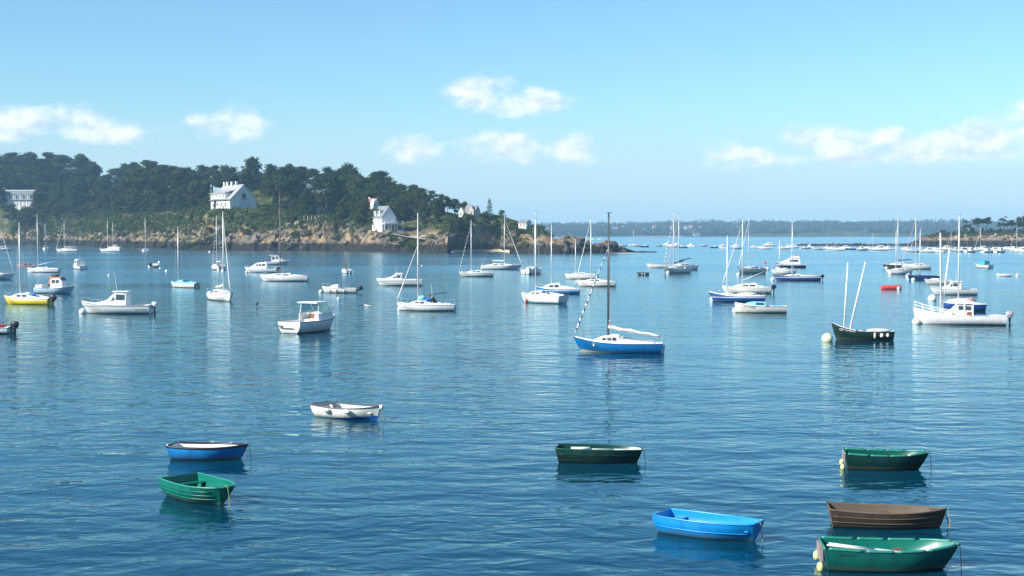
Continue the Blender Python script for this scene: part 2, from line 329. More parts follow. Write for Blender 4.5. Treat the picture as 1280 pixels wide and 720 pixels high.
# ------------------------------------------------------------------ headland
#        X     ys   hc  tc   hs   ts   hh   th   tb
HEAD = [(-520,1060,5,9,26,45,46,150,400),(-337,926,4,9,23,42,45,150,400),(-281,900,4,9,22,42,42,140,400),(-224,771,6,9,19,34,34,110,400),
        (-183,731,6,9,19,32,32,100,350),(-144,650,7,9,19,30,31,95,330),(-122,631,7,9,19,26,31,95,320),(-100,622,9,9,17.5,25,29,90,300),
        (-84,618,12,9,15.5,22,26,85,280),(-67,605,9,9,13,24,24,80,260),(-53,588,6,8,8.6,15,22,75,240),(-42,574,4.6,8,8.6,22,20,70,220),
        (-25,556,4.6,8,13,28,16.5,60,180),(-18,592,2.4,9,13,20,15.5,40,150),(-5,594,3,9,13.5,18,14.5,32,120),(-1,556,5,8,8,16,14,48,110),
        (7,545,5,9,8,22,12,44,95),(13,541,5,9,7,20,8.5,34,80),(18,540,4,9,5.4,14,5.4,22,60),(26,541,4,8,6,14,5.6,22,50),
        (31,545,2.4,6,3,10,3,18,40),(38,548,3.5,6,5,10,4.5,16,36),(43,552,1.6,5,2.6,8,2,12,28),(48,558,.5,3,.7,5,.5,8,18),(54,566,-1.5,3,-1.5,5,-1.5,8,14)]
def tab(T, X):
    if X <= T[0][0]: return T[0]
    for a, b in zip(T, T[1:]):
        if X <= b[0]:
            k = (X - a[0]) / (b[0] - a[0]); return tuple(p + (q - p) * k for p, q in zip(a, b))
    return T[-1]
def sst(a, b, x):
    k = min(1, max(0, (x - a) / (b - a))); return k * k * (3 - 2 * k)
def prof(r, t):
    _, ys, hc, tc_, hs, ts, hh, th, tb = r
    if t <= 0: return -1.5 + t * .2 if t > -5 else -2.5
    if t < tc_: return -1.5 + (hc + 1.5) * (t / tc_) ** .8
    if t < ts: return hc + (hs - hc) * (t - tc_) / (ts - tc_)
    if t < th: return hs + (hh - hs) * sst(ts, th, t)
    return hh - (hh + 2) * sst(th, tb, t)
def rough_amt(r, t): return sst(-1, 2, t) * (1 - sst(r[3] + 2, r[3] + 9, t))
PADS = [(p.x, p.y, p.z, r_) for p, r_ in ((P3(292, 260.5, 675), 12), (P3(20, 263, 976), 13), (P3(480, 289, 604), 7), (P3(394, 270, 652), 7), (P3(465, 264, 626), 4), (P3(590, 271, 606), 7))]
def headz(X, Y, detail=True):
    z = headz0(X, Y, detail)
    for x, y, h, r in PADS:
        d = math.hypot(X - x, Y - y)
        if d < r + 9: k = 1 - sst(r * .7, r + 9, d); z = z * (1 - k) + (h - .1) * k
    return z
def headz0(X, Y, detail=True):
    r = tab(HEAD, X); t = Y - r[1] - 4 * noise.noise((X * .09, 3.1, 0)) - 2 * noise.noise((X * .3, 8.1, 0)); z = prof(r, t)
    z += (1.3 * noise.noise((X * .04, Y * .04, 1)) + .6 * noise.noise((X * .13, Y * .13, 4))) * sst(3, 14, t) * min(1, r[6] / 12)
    if detail:
        a = rough_amt(r, t)
        if a > 0:
            c = noise.cell(Vector((X * .33, Y * .33, 2))); q = noise.ridged_multi_fractal(Vector((X * .17, Y * .2, 5)), 1, 2.1, 4, 1, 2)
            z += a * min(1, max(.2, r[2] / 5)) * (1.5 * c + .9 * (q - 1) + 1.0 * noise.noise((X * .5, Y * .5, 6)))
    return z
def heightfield(name, f, xs, ts, T, mat):
    v, fc = [], []; n = len(ts)
    for X in xs:
        y0 = tab(T, X)[1]
        for t in ts: v.append((X, y0 + t, f(X, y0 + t)))
    for i in range(len(xs) - 1):
        for j in range(n - 1): fc.append((i * n + j, (i + 1) * n + j, (i + 1) * n + j + 1, i * n + j + 1))
    o = bpy.data.objects.new(name, fast_mesh(name, v, fc, C(mat))); COL.objects.link(o); o['kind'] = 'structure'; return o
def frange(a, b, s):
    r = []
    while a < b: r.append(a); a += s
    return r + [b]
TS = frange(-8, 30, 1.25) + frange(32, 70, 3) + frange(76, 420, 14)
headland = heightfield('headland', headz, frange(-520, -250, 3) + frange(-248, 56, 1.3), TS, HEAD, 'headland_ground')
# right-hand islet
ISL = [(238,846,-1.5,4,-1.5,8,-1.5,12,30),(245,840,1,5,2,12,2,20,60),(255,835,3.5,7,5.5,16,6,34,80),(270,828,5,8,7,18,8,40,100),(300,822,5.5,8,7.5,20,9,45,140),(340,815,5,8,8,20,11,50,160),(400,800,5,8,9,20,13,60,200),(460,800,5,8,9,20,13,60,200)]
def islz(X, Y):
    r = tab(ISL, X); t = Y - r[1] - 3 * noise.noise((X * .11, 7.1, 0)); z = prof(r, t); a = rough_amt(r, t)
    z += .6 * noise.noise((X * .08, Y * .08, 1)) * sst(3, 14, t)
    return z + a * (1.2 * noise.cell(Vector((X * .4, Y * .4, 2))) + 1.0 * noise.noise((X * .4, Y * .4, 6)))
islet = heightfield('islet', islz, frange(236, 460, 2), frange(-6, 30, 1.5) + frange(33, 200, 9), ISL, 'islet_ground')
# stone reef running out from the islet
REEF = [(165,850,-1.5,2,-1.5,4,-1.5,6,10),(176,850,.5,2,.9,4,.8,7,12),(200,848,.8,2,1.3,4,1.1,7,13),(225,846,.7,2,1.2,4,1.0,7,13),(246,843,.8,2,1.4,4,1.2,7,14),(256,843,-1.5,2,-1.5,4,-1.5,6,10)]
def reefz(X, Y):
    r = tab(REEF, X); return prof(r, Y - r[1]) + .6 * noise.noise((X * .5, Y * .5, 3)) + .3 * noise.noise((X * 1.2, Y, 3))
reef = heightfield('stone_reef', reefz, frange(165, 256, 1), frange(-2, 16, 1), REEF, 'reef_rock')
# low outliers off the rocky point
OUT = [(46,562,-1.5,2,-1.5,4,-1.5,6,10),(50,563,.3,2,.4,4,.3,6,10),(58,566,.2,2,.35,4,.2,6,10),(66,570,-1.5,2,-1.5,4,-1.5,6,10)]
def outz(X, Y):
    r = tab(OUT, X); return prof(r, Y - r[1]) + .35 * noise.noise((X * .4, Y * .4, 9))
heightfield('low_rocks', outz, frange(46, 66, .8), frange(-2, 11, .8), OUT, 'rock_dark')
# far shore
def fary0(X): return 2880 + 60 * noise.noise((X * .0016, 2.2, 0)) + 14 * noise.noise((X * .01, 5.2, 0))
def farz(X, Y):
    t = Y - fary0(X)
    if t < 0: return -1.5
    k = sst(-200, 300, X)
    cl = 4 + 12 * sst(360, 600, X) * (.6 + .6 * noise.noise((X * .02, 1, 1)))
    z = -1 + cl * sst(0, 26, t) + (9 + 3 * k) * sst(20, 360, t) + (9 + 7 * k + 6 * noise.noise((X * .0013, 9, 0))) * sst(350, 1300, t)
    return z + 2.0 * noise.noise((X * .006, Y * .006, 3)) * sst(30, 200, t) - 34 * sst(1500, 2100, t)
def farfield():
    v, f = [], []; xs = frange(-1700, 2100, 12); ts = [-10, 0, 4, 9, 15, 24, 40, 70, 110, 160, 230, 320, 450, 600, 800, 1000, 1200, 1400, 1600, 1900, 2200]; n = len(ts)
    for X in xs:
        y0 = fary0(X)
        for t in ts: v.append((X, y0 + t, farz(X, y0 + t)))
    for i in range(len(xs) - 1):
        for j in range(n - 1): f.append((i * n + j, (i + 1) * n + j, (i + 1) * n + j + 1, i * n + j + 1))
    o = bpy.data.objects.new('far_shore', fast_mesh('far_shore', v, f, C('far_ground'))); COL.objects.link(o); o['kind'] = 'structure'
farfield()
# pale sand strip below the far wood, and the cove beach on the headland
def strip(name, pts, mat, w):
    v, f = [], []
    for i, (x, y, z) in enumerate(pts): v += [(x, y - w / 2, z - .4), (x, y + w / 2, z + .5)]
    for i in range(len(pts) - 1): f.append((2 * i, 2 * i + 2, 2 * i + 3, 2 * i + 1))
    o = bpy.data.objects.new(name, fast_mesh(name, v, f, C(mat))); COL.objects.link(o); o['kind'] = 'structure'
strip('far_beach', [(x, fary0(x) + 1, .9 + .3 * noise.noise((x * .02, 0, 0))) for x in frange(250, 350, 8)], 'sand', 12)
strip('cove_beach', [(x, tab(HEAD, x)[1] - 3 + 1.2 * noise.noise((x * .2, 0, 3)), .5) for x in frange(-24, -1, 1.5)], 'sand', 10)

# ------------------------------------------------------------------ rocks that can be picked apart
def rock_mesh(seed, mat):
    rnd = random.Random(seed); b = bmesh.new(); bmesh.ops.create_icosphere(b, subdivisions=1, radius=1)
    for q in b.verts:
        n = q.co.normalized(); q.co = n * (rnd.uniform(.72, 1.15)); q.co.z *= .8
        for ax in range(3): q.co[ax] = max(-.8, min(.8, q.co[ax]))
    me = bpy.data.meshes.new('rock'); b.to_mesh(me); b.free(); me.materials.append(C(mat)); return me
RM = {k: [rock_mesh(i + j * 10, k) for i in range(5)] for j, k in enumerate(('rock_ochre', 'rock_grey', 'rock_dark'))}
def rock(parent, kind, x, y, z, s, rnd, flat=.7):
    o = bpy.data.objects.new('rock', rnd.choice(RM[kind])); COL.objects.link(o); o.parent = parent
    o.location = (x, y, z); o.scale = (s * rnd.uniform(.7, 1.35), s * rnd.uniform(.7, 1.2), s * rnd.uniform(flat, flat * 1.7)); o.rotation_euler = (rnd.uniform(-.35, .35), rnd.uniform(-.45, .45), rnd.uniform(0, 6.3))
rr_ = random.Random(3)
for i in range(285):                                    # the cliff of the headland
    X = rr_.uniform(-330, 46) if i % 4 else rr_.uniform(-130, 46); r = tab(HEAD, X); t = rr_.uniform(.5, r[3] + (3 if X < -30 else 8)); Y = r[1] + t
    if -23 < X < -4 and t < 6: continue
    z = headz(X, Y); s = rr_.uniform(.9, 2.1) * (1.1 if t < 4 else 1.25) * (.6 if X > 40 else 1)
    kind = 'rock_dark' if t < 2.2 and rr_.random() < .6 else ('rock_grey' if X > -30 or rr_.random() < .35 else 'rock_ochre')
    rock(headland, kind, X, Y, z, s, rr_, .6)
for i in range(70):
    X = rr_.uniform(176, 250); r = tab(REEF, X); rock(reef, 'rock_dark', X, r[1] + rr_.uniform(1, 8), reefz(X, r[1] + 4) * .8, rr_.uniform(.5, 1.1), rr_)
for i in range(80):
    X = rr_.uniform(248, 330); r = tab(ISL, X); t = rr_.uniform(.5, 10); rock(islet, 'rock_ochre' if rr_.random() < .7 else 'rock_grey', X, r[1] + t, islz(X, r[1] + t), rr_.uniform(.7, 1.6), rr_)

# ------------------------------------------------------------------ trees
def leafmat(name, a, b, c):
    m = newmat(name); oi = nd(m, 'ShaderNodeObjectInfo'); g = nd(m, 'ShaderNodeNewGeometry')
    n = nd(m, 'ShaderNodeTexNoise'); n.inputs['Scale'].default_value = .35; n.inputs['Detail'].default_value = 3; lk(m, g.outputs['Position'], n.inputs['Vector'])
    x = nd(m, 'ShaderNodeMixRGB'); lk(m, oi.outputs['Random'], x.inputs[0]); x.inputs[1].default_value = (*a, 1); x.inputs[2].default_value = (*b, 1)
    r = nd(m, 'ShaderNodeMapRange'); lk(m, n.outputs[0], r.inputs[0]); r.inputs[1].default_value = .45; r.inputs[2].default_value = .72; r.inputs[4].default_value = .7
    y = nd(m, 'ShaderNodeMixRGB'); lk(m, r.outputs[0], y.inputs[0]); lk(m, x.outputs[0], y.inputs[1]); y.inputs[2].default_value = (*c, 1)
    d = nd(m, 'ShaderNodeBsdfDiffuse'); lk(m, y.outputs[0], d.inputs[0]); t = nd(m, 'ShaderNodeBsdfTranslucent'); lk(m, y.outputs[0], t.inputs[0])
    s = nd(m, 'ShaderNodeMixShader'); s.inputs[0].default_value = .22; lk(m, d.outputs[0], s.inputs[1]); lk(m, t.outputs[0], s.inputs[2]); out(m, s.outputs[0]); MATS[name] = m
leafmat('leaf_pine', (.013, .029, .012), (.042, .062, .02), (.085, .105, .034))
leafmat('leaf_broad', (.045, .075, .018), (.06, .07, .02), (.085, .10, .03))
leafmat('leaf_scrub', (.045, .075, .02), (.045, .075, .02), (.10, .105, .036))
leafmat('leaf_brown', (.085, .06, .035), (.085, .06, .035), (.06, .075, .025))
leafmat('leaf_far', (.065, .085, .05), (.065, .085, .05), (.10, .115, .065))  # leaf colour lightened to stand in for haze over the far shore
paint('bark', (.13, .095, .07), .95, scale=1.5); paint('barkpale', (.33, .29, .25), .95, scale=1.5)
def quads(v, f, rnd, c, rad, n, size, up=.3, shell=.45):
    for _ in range(n):
        d = Vector((rnd.gauss(0, 1), rnd.gauss(0, 1), rnd.gauss(0, 1))).normalized(); k = rnd.uniform(shell, 1.05)
        p = Vector((c[0] + d.x * rad[0] * k, c[1] + d.y * rad[1] * k, c[2] + d.z * rad[2] * k))
        nn = (d + Vector((rnd.uniform(-.8, .8), rnd.uniform(-.8, .8), rnd.uniform(-.5, .8) + up))).normalized()
        a = nn.orthogonal().normalized(); b = nn.cross(a); th = rnd.uniform(0, 6.3); a, b = a * math.cos(th) + b * math.sin(th), b * math.cos(th) - a * math.sin(th)
        s = size * rnd.uniform(.55, 1.25); o = len(v)
        v += [tuple(p - a * s * .5), tuple(p + b * s * .38), tuple(p + a * s * .55), tuple(p - b * s * .34)]; f.append((o, o + 1, o + 2, o + 3))
def make_tree(kind, seed):
    """returns (trunk mesh, crown mesh, height, crown radius)"""
    rnd = random.Random(seed); v, f = [], []; tr = MB(); leaf = 'leaf_pine'; bark = 'bark'
    def limb(a, b, r0, r1):
        a, b = Vector(a), Vector(b); m_ = a.lerp(b, .5) + Vector((rnd.uniform(-.3, .3), rnd.uniform(-.3, .3), .35)); tr.tube([a, m_, b], [r0, (r0 + r1) / 2, r1], 5)
    if kind == 'monterey':
        H = 17; lean = (rnd.uniform(-1, 1), rnd.uniform(-1, 1)); tr.tube([(0, 0, -2), (lean[0] * .3, lean[1] * .3, H * .35), (lean[0], lean[1], H * .8)], [.55, .42, .18], 7)
        for i in range(26):
            h = rnd.uniform(.34, .97); w = 6.4 * math.sin(min(1, (1.06 - h) / .55) * math.pi / 2) ** .8 * rnd.uniform(.45, 1.05); a = rnd.uniform(0, 6.3) + i * 2.4
            c = (lean[0] * h + math.cos(a) * w, lean[1] * h + math.sin(a) * w, H * h * .96 + rnd.uniform(-.4, .4)); limb((lean[0] * h * .8, lean[1] * h * .8, H * h * .8), c, .14, .05)
            q = rnd.uniform(1.8, 3.1); quads(v, f, rnd, c, (q * 1.15, q * 1.15, q * .7), 165, .85)
        rad = 7.2
    elif kind == 'parasol':
        H = 16; tr.tube([(0, 0, -2), (.4, .1, H * .3), (-.2, .5, H * .62), (.2, .3, H * .8)], [.42, .34, .26, .14], 7)
        for i in range(20):
            h = rnd.uniform(.64, .96); w = 5.6 * (1.15 - h) / .5 * rnd.uniform(.3, 1.15); w = min(w, 6); a = i * 2.4 + rnd.uniform(-.4, .4); c = (math.cos(a) * w, math.sin(a) * w, H * h); limb((0, .3, H * (h - .12)), c, .13, .05)
            q = rnd.uniform(1.5, 2.5); quads(v, f, rnd, c, (q * 1.25, q * 1.25, q * .56), 150, .75)
        rad = 6.4
    elif kind == 'cypress':
        H = 14; tr.tube([(0, 0, -2), (0, 0, H * .75)], [.6, .2], 7)
        for i in range(34):
            h = rnd.uniform(.1, .97); w = 5.4 * (1 - h) ** .55 * rnd.uniform(.4, 1.02); a = i * 2.4 + rnd.uniform(-.4, .4); c = (math.cos(a) * w, math.sin(a) * w, H * h); limb((0, 0, H * h * .8), c, .12, .05)
            q = rnd.uniform(1.6, 2.6); quads(v, f, rnd, c, (q * 1.15, q * 1.15, q * .8), 135, .8)
        rad = 6
    elif kind == 'broad':
        H = 10; leaf = 'leaf_broad'; tr.tube([(0, 0, -2), (.2, 0, H * .5)], [.3, .16], 6)
        for i in range(22):
            h = rnd.uniform(.2, .92); w = 4.2 * math.sqrt(max(.05, 1 - ((h - .5) / .5) ** 2)) * rnd.uniform(.4, 1); a = i * 2.4; c = (math.cos(a) * w, math.sin(a) * w, H * h); limb((0, 0, H * h * .6), c, .1, .04)
            q = rnd.uniform(1.2, 1.9); quads(v, f, rnd, c, (q, q, q * .85), 110, .65)
        rad = 4.8
    elif kind == 'layered':
        H = 16; tr.tube([(0, 0, -2), (.2, 0, H * .5), (0, 0, H)], [.3, .2, .04], 6)
        for i in range(30):
            h = .26 + .72 * (i // 3) / 10 + rnd.uniform(-.012, .012); w = 4.9 * (1.03 - h) ** .7 * rnd.uniform(.55, 1.1); a = i * 2.1 + rnd.uniform(-.4, .4); c = (math.cos(a) * w * .62, math.sin(a) * w * .62, H * h); e = (math.cos(a) * w, math.sin(a) * w, H * h + .25); limb((0, 0, H * h), e, .09, .03)
            quads(v, f, rnd, c, (.5 + w * .36, .5 + w * .36, .26), 70, .55)
        quads(v, f, rnd, (0, 0, H * .99), (.5, .5, .5), 50, .5); rad = 4.6
    else:   # gappy, wind-cut pine
        H = 15; lx = -2.2; tr.tube([(0, 0, -2), (.5, 0, H * .4), (lx * .5, 0, H * .72), (lx, 0, H * .92)], [.4, .32, .2, .08], 7)
        for i in range(17):
            h = rnd.uniform(.45, 1.0); w = rnd.uniform(1, 5.2) * (1.1 - (h - .45) * .9); a = i * 2.4 + rnd.uniform(-.5, .5); c = (lx * h * .7 + math.cos(a) * w, math.sin(a) * w, H * h); limb((lx * .5 * h, 0, H * (h - .08)), c, .12, .05)
            q = rnd.uniform(1.0, 1.9); quads(v, f, rnd, c, (q * 1.35, q * 1.3, q * .42), 105, .7)
        rad = 6
    return tr.mesh('trunk', bark, True), fast_mesh('crown', v, f, C(leaf)), H, rad
TREES = {k: [make_tree(k, i + 31) for i in range(n)] for k, n in (('monterey', 3), ('parasol', 2), ('cypress', 2), ('broad', 2), ('layered', 1), ('windcut', 2))}
TNAME = {'monterey': 'pine_tree', 'parasol': 'pine_tree', 'cypress': 'cypress_tree', 'broad': 'broadleaf_tree', 'layered': 'cedar_tree', 'windcut': 'pine_tree'}
trt = random.Random(11)
def tree(kind, loc, s, label, group, cat='tree', name=None, sxy=None):
    tm, cm_, H, rad = trt.choice(TREES[kind]); e = empty(name or TNAME[kind], loc, trt.uniform(0, 6.3)); k = sxy or s * trt.uniform(.9, 1.15); e.scale = (k, k, s)
    for nme, me in (('trunk', tm), ('crown', cm_)):
        o = bpy.data.objects.new(nme, me); COL.objects.link(o); o.parent = e
    tag(e, label, cat, group); return e
SKY = [(-60,186),(3,188),(20,186),(40,194),(52,187),(65,191),(95,193),(108,193),(118,201),(133,211),(145,207),(165,205),(190,200),(205,203),(222,206),(235,212),(252,208),(264,208),(272,213),(285,200),(297,197),(312,201),(323,199),(330,209),(355,208),(378,207),(390,212),(402,208),(425,212),(438,210),(470,213),(482,221),(495,226),(520,230),(532,236),(557,243),(570,249),(588,254)]
def skyl(px): return tab(SKY, px)[1]
HOUSES = [(23, 976, 26), (292, 675, 34), (481, 606, 24), (394, 650, 14), (590, 606, 16)]     # px, depth, half width in px
NT = [0]
def place_tree(px, top, t, kind, label, group, smin=.4, smax=1.6, force=False):
    y = 700
    for _ in range(8):
        X = (px - 640) / FPX * y; y = tab(HEAD, X)[1] + t
    X = (px - 640) / FPX * y; zg = headz(X, y, False); H = TREES[kind][0][2]; s = (P3(px, top, y).z - zg) / H
    if s < smin and not force: return
    s = max(smin, min(smax, s)); wpx = TREES[kind][0][3] * s * FPX / y
    if not force:
        for hp, hy, hw in HOUSES:
            if y < hy + 9 and abs(px - hp) < hw + wpx * .8: return
            if abs(y - hy) < 12 and abs(px - hp) < hw + wpx * .9: return
    tree(kind, (X, y, zg), s, label, group); NT[0] += 1
GB, GM, GF = 'trees along the crest of the headland', 'trees on the middle slope of the headland', 'trees at the front of the headland wood'
KL = {'monterey': 'dark domed pine', 'parasol': 'tall flat-topped pine with bare trunk', 'cypress': 'dense dark cypress', 'windcut': 'wind-bent pine with gaps in its crown', 'broad': 'lighter green round-crowned tree'}
def zone(px):
    for lim, z in ((55, 'around the dormered house'), (130, 'above the ochre scar'), (215, 'above the bracken bank'), (335, 'around the four-chimney white house'), (430, 'around the half-hidden cottage'), (520, 'above the boathouse')):
        if px < lim: return z
    return 'towards the headland point'
px = -55
while px < 590:                                        # crest
    k = trt.choice(['monterey', 'monterey', 'parasol', 'windcut', 'cypress']); place_tree(px, skyl(px) + trt.choice((-3, -1, 0, 1, 3, 6, 9)), trt.uniform(95, 140) if px < 480 else trt.uniform(55, 75), k, KL[k] + ' on the wooded crest ' + zone(px), GB + ', ' + KL[k] + ' ' + zone(px), .35, 1.7)
    px += trt.uniform(10, 15)
px = -55
while px < 575:                                        # middle
    k = trt.choice(['monterey', 'cypress', 'cypress', 'parasol', 'monterey']); place_tree(px, skyl(px) + trt.uniform(7, 24), trt.uniform(62, 88) if px < 480 else trt.uniform(45, 58), k, KL[k] + ' halfway up the wood ' + zone(px), GM + ', ' + KL[k] + ' ' + zone(px), .32)
    px += trt.uniform(11, 17)
px = -55
while px < 575:                                        # front
    k = trt.choice(['cypress', 'monterey', 'broad', 'cypress']); place_tree(px, skyl(px) + trt.uniform(24, 38), trt.uniform(42, 56) if px < 440 else trt.uniform(36, 44), k, KL[k] + ' low in the wood ' + zone(px), GF + ', ' + KL[k] + ' ' + zone(px), .28)
    px += trt.uniform(12, 18)
for px_, top, t, k, lab in ((350, 208, 40, 'monterey', 'largest dark pine, beside the white house with four chimneys'), (372, 214, 44, 'cypress', 'dark cypress growing close behind the largest pine'), (409, 217, 27, 'monterey', 'dark pine in front of the half-hidden white cottage'),
                            (384, 240, 27, 'cypress', 'dark cypress hiding one end of the half-hidden white cottage'), (2, 236, 34, 'cypress', 'dark cypress in front of the end of the dormered house'), (49, 238, 40, 'cypress', 'dark cypress standing at the terrace end of the dormered house'), (14, 254, 26, 'broad', 'light green tree below the terrace of the dormered house'), (34, 257, 24, 'broad', 'round green tree in the garden below the dormered house'), (418, 232, 30, 'cypress', 'dark cypress on the cliff edge above the ochre rock face'), (228, 210, 44, 'cypress', 'broad cypress left of the white house with four chimneys'), (205, 206, 46, 'monterey', 'broad dark pine above the hedge left of the white house'),
                            (248, 222, 40, 'broad', 'round light green tree against the end of the white house'), (62, 200, 60, 'windcut', 'pine with a bare pale trunk right of the dormered house'), (100, 222, 40, 'cypress', 'rounded cypress standing above the ochre scar in the bank'),
                            (165, 212, 50, 'cypress', 'dense cypress above the brown bracken bank'), (185, 208, 44, 'monterey', 'dark pine beside the broad pine above the hedge'), (335, 225, 60, 'broad', 'light green tree peeping over the roof of the white house'),
                            (428, 252, 22, 'broad', 'round bush-like tree left of the boathouse'), (447, 254, 24, 'cypress', 'low dark cypress touching the boathouse'), (612, 248, 22, 'layered', 'lone cedar with open tiers of branches on the point'), (627, 262, 24, 'broad', 'low round tree beside the lone cedar'),
                            (578, 253, 34, 'broad', 'small round tree left of the house on the point'), (583, 266, 10, 'broad', 'bushy tree in front of the house on the point'), (602, 266, 26, 'broad', 'small bushy tree under the house on the point')):
    place_tree(px_, top, t, k, lab, None, .15, 1.6, True)
for row, (t0, t1, d0, d1) in enumerate(((34, 40, 22, 30), (26, 32, 30, 36), (48, 54, 12, 18), (60, 66, 4, 10))):     # the wood running down to the point
    px = 420 + row * 4
    while px < 584:
        k = trt.choice(['cypress', 'monterey', 'broad', 'cypress']); 
        if not (498 < px < 556 and t1 < 41): place_tree(px, skyl(px) + trt.uniform(d0, d1), trt.uniform(t0, t1), k, KL[k] + ' in the wood running down to the point', 'trees in the wood by the point, ' + KL[k], .22)
        px += trt.uniform(9, 14)
for row in range(2):                                   # understorey along the front of the wood
    px = -50 + row * 6
    while px < 470:
        place_tree(px, skyl(px) + trt.uniform(40, 54), trt.uniform(34, 44), 'broad', 'light green tree in the lower fringe of the wood ' + zone(px), 'light green fringe trees ' + zone(px), .25, .8); px += trt.uniform(11, 18)
for px_, top, t, k, lab in ((452, 238, 42, 'cypress', 'dark cypress left of the pointed white gable'), (455, 249, 15, 'cypress', 'dark cypress covering the red-roofed end of the half-hidden house'), (471, 260, 13, 'broad', 'light green tree under the pointed white gable')): place_tree(px_, top, t, k, lab, None, .15, 1.2, True)
# single bushes on the slope and the cliff top
for i in range(120):
    X = trt.uniform(-330, 12); r = tab(HEAD, X); t = trt.uniform(r[3] - 1, r[5] + 12); Y = r[1] + t; z = headz(X, Y, False); p_ = 640 + X / Y * FPX
    if any(abs(p_ - hp) < hw + 6 and Y < hy for hp, hy, hw in HOUSES): 
        if t > r[5] - 8: continue
    s = trt.uniform(.16, .34); k = trt.choice(['broad', 'broad', 'cypress']); left = X < -135
    tree(k, (X, Y, z - .4), s, ('round green' if k == 'broad' else 'dark evergreen') + ' bush on the bank ' + zone(p_), ('round green' if k == 'broad' else 'dark evergreen') + ' bushes on the bank ' + zone(p_), 'bush', 'bush')
# scrub nobody could count
def scrub(name, n, mat, accept, label, sz=(.8, 1.9), nq=30, qs=.75, rng_=(-335, 16)):
    v, f = [], []; rnd = random.Random(n)
    for i in range(n):
        X = rnd.uniform(*rng_); r = tab(HEAD, X); t = rnd.uniform(r[3] * .4, r[5] + 16); Y = r[1] + t
        if not accept(X, t, r): continue
        z = headz(X, Y, False); s = rnd.uniform(*sz); quads(v, f, rnd, (X, Y, z + s * .3), (s * 1.25, s * 1.2, s * .8), nq, qs)
    o = bpy.data.objects.new(name, fast_mesh(name, v, f, C(mat))); COL.objects.link(o); tag(o, label, 'scrub', kind='stuff'); o['kind'] = 'stuff'
def no_house(X, t, r):
    p_ = 640 + X / (r[1] + t) * FPX
    for hp, hy, hw in HOUSES:
        if abs(p_ - hp) < hw + 4 and abs(r[1] + t - hy) < 10: return False
        if abs(p_ - hp) < hw and t > r[5] - 2 and r[1] + t < hy: return False
    if 470 < p_ < 545 and 12 < t < 30: return False
    if 500 < p_ < 560 and t > r[5] - 2: return False
    return True
scrub('scrub', 5200, 'leaf_scrub', lambda X, t, r: no_house(X, t, r) and noise.noise((X * .05, t * .08, 7)) > -.28 and t > r[3] * (.55 + .5 * noise.noise((X * .08, 1, 1))), 'green gorse and scrub covering the steep headland bank')
scrub('bracken', 1900, 'leaf_brown', lambda X, t, r: no_house(X, t, r) and noise.noise((X * .05, t * .08, 7)) < .02 and X < -75 and t > r[3], 'brown bracken in patches on the headland bank', (.6, 1.4))
# clipped hedge in front of the white house
def hedge(name, a, b, h, d, label):
    v, f = [], []; rnd = random.Random(5); n = int((Vector(b) - Vector(a)).length / .8)
    for i in range(n + 1):
        p_ = Vector(a).lerp(Vector(b), i / n); quads(v, f, rnd, (p_.x, p_.y, p_.z + h * .5), (.7, d, h * .55), 60, .55)
    o = bpy.data.objects.new(name, fast_mesh(name, v, f, C('leaf_pine'))); COL.objects.link(o); tag(o, label, 'hedge')
hA, hB = P3(212, 260, 656), P3(284, 260, 648); hedge('hedge', (hA.x, hA.y, headz(hA.x, hA.y, False) - .3), (hB.x, hB.y, headz(hB.x, hB.y, False) - .3), 2.6, .9, 'long clipped hedge along the terrace left of the white house')
hA, hB = P3(548, 280, 592), P3(612, 280, 606); hedge('hedge', (hA.x, hA.y, headz(hA.x, hA.y, False) - .3), (hB.x, hB.y, headz(hB.x, hB.y, False) - .3), 2.6, .9, 'dark hedge on the bank below the house on the point')
# islet trees
for i, (px_, top, t, k, lab) in enumerate(((1178, 287, 14, 'broad', 'smallest tree, at the seaward end of the islet'), (1192, 289, 16, 'cypress', 'low dark cypress near the seaward end of the islet'), (1203, 283, 20, 'broad', 'bushy tree left of the big islet pines'),
        (1207, 274, 26, 'windcut', 'wind-bent pine leaning out over the islet rocks'), (1222, 272, 24, 'parasol', 'broad flat-topped pine, first of the pair on the islet'), (1233, 271, 28, 'parasol', 'broad flat-topped pine, second of the pair on the islet'), (1215, 284, 30, 'broad', 'green tree under the islet pines'),
        (1238, 285, 30, 'broad', 'green tree between the islet pines and the bare-trunked pine'), (1254, 271, 26, 'windcut', 'gappy wind-cut pine on the islet'), (1264, 275, 22, 'parasol', 'pine with a tall pale trunk on the islet'), (1279, 267, 30, 'monterey', 'large dark pine at the landward end of the islet'),
        (1294, 262, 36, 'monterey', 'dark domed pine behind the landward end of the islet'), (1268, 286, 34, 'cypress', 'dark cypress behind the bare-trunked islet pine'), (1250, 287, 40, 'cypress', 'dark cypress behind the gappy islet pine'), (1280, 290, 14, 'broad', 'light green bush on the islet shore'), (1228, 288, 40, 'cypress', 'dark cypress behind the pair of islet pines'))):
    y = 850
    for _ in range(6): y = tab(ISL, (px_ - 640) / FPX * y)[1] + t
    X = (px_ - 640) / FPX * y; zg = islz(X, y); s = max(.16, (P3(px_, top, y).z - zg) / TREES[k][0][2]); tree(k, (X, y, zg), s, lab, None, sxy=s * 1.05)
def islet_scrub():
    v, f = [], []; rnd = random.Random(77)
    for i in range(420):
        X = rnd.uniform(252, 345); t = rnd.uniform(9, 40); Y = tab(ISL, X)[1] + t; z = islz(X, Y); s = rnd.uniform(.7, 1.7); quads(v, f, rnd, (X, Y, z + s * .3), (s * 1.2, s * 1.2, s * .8), 26, .8)
    o = bpy.data.objects.new('islet_scrub', fast_mesh('islet_scrub', v, f, C('leaf_scrub'))); COL.objects.link(o); tag(o, 'green scrub along the top of the islet', 'scrub', kind='stuff')
islet_scrub()
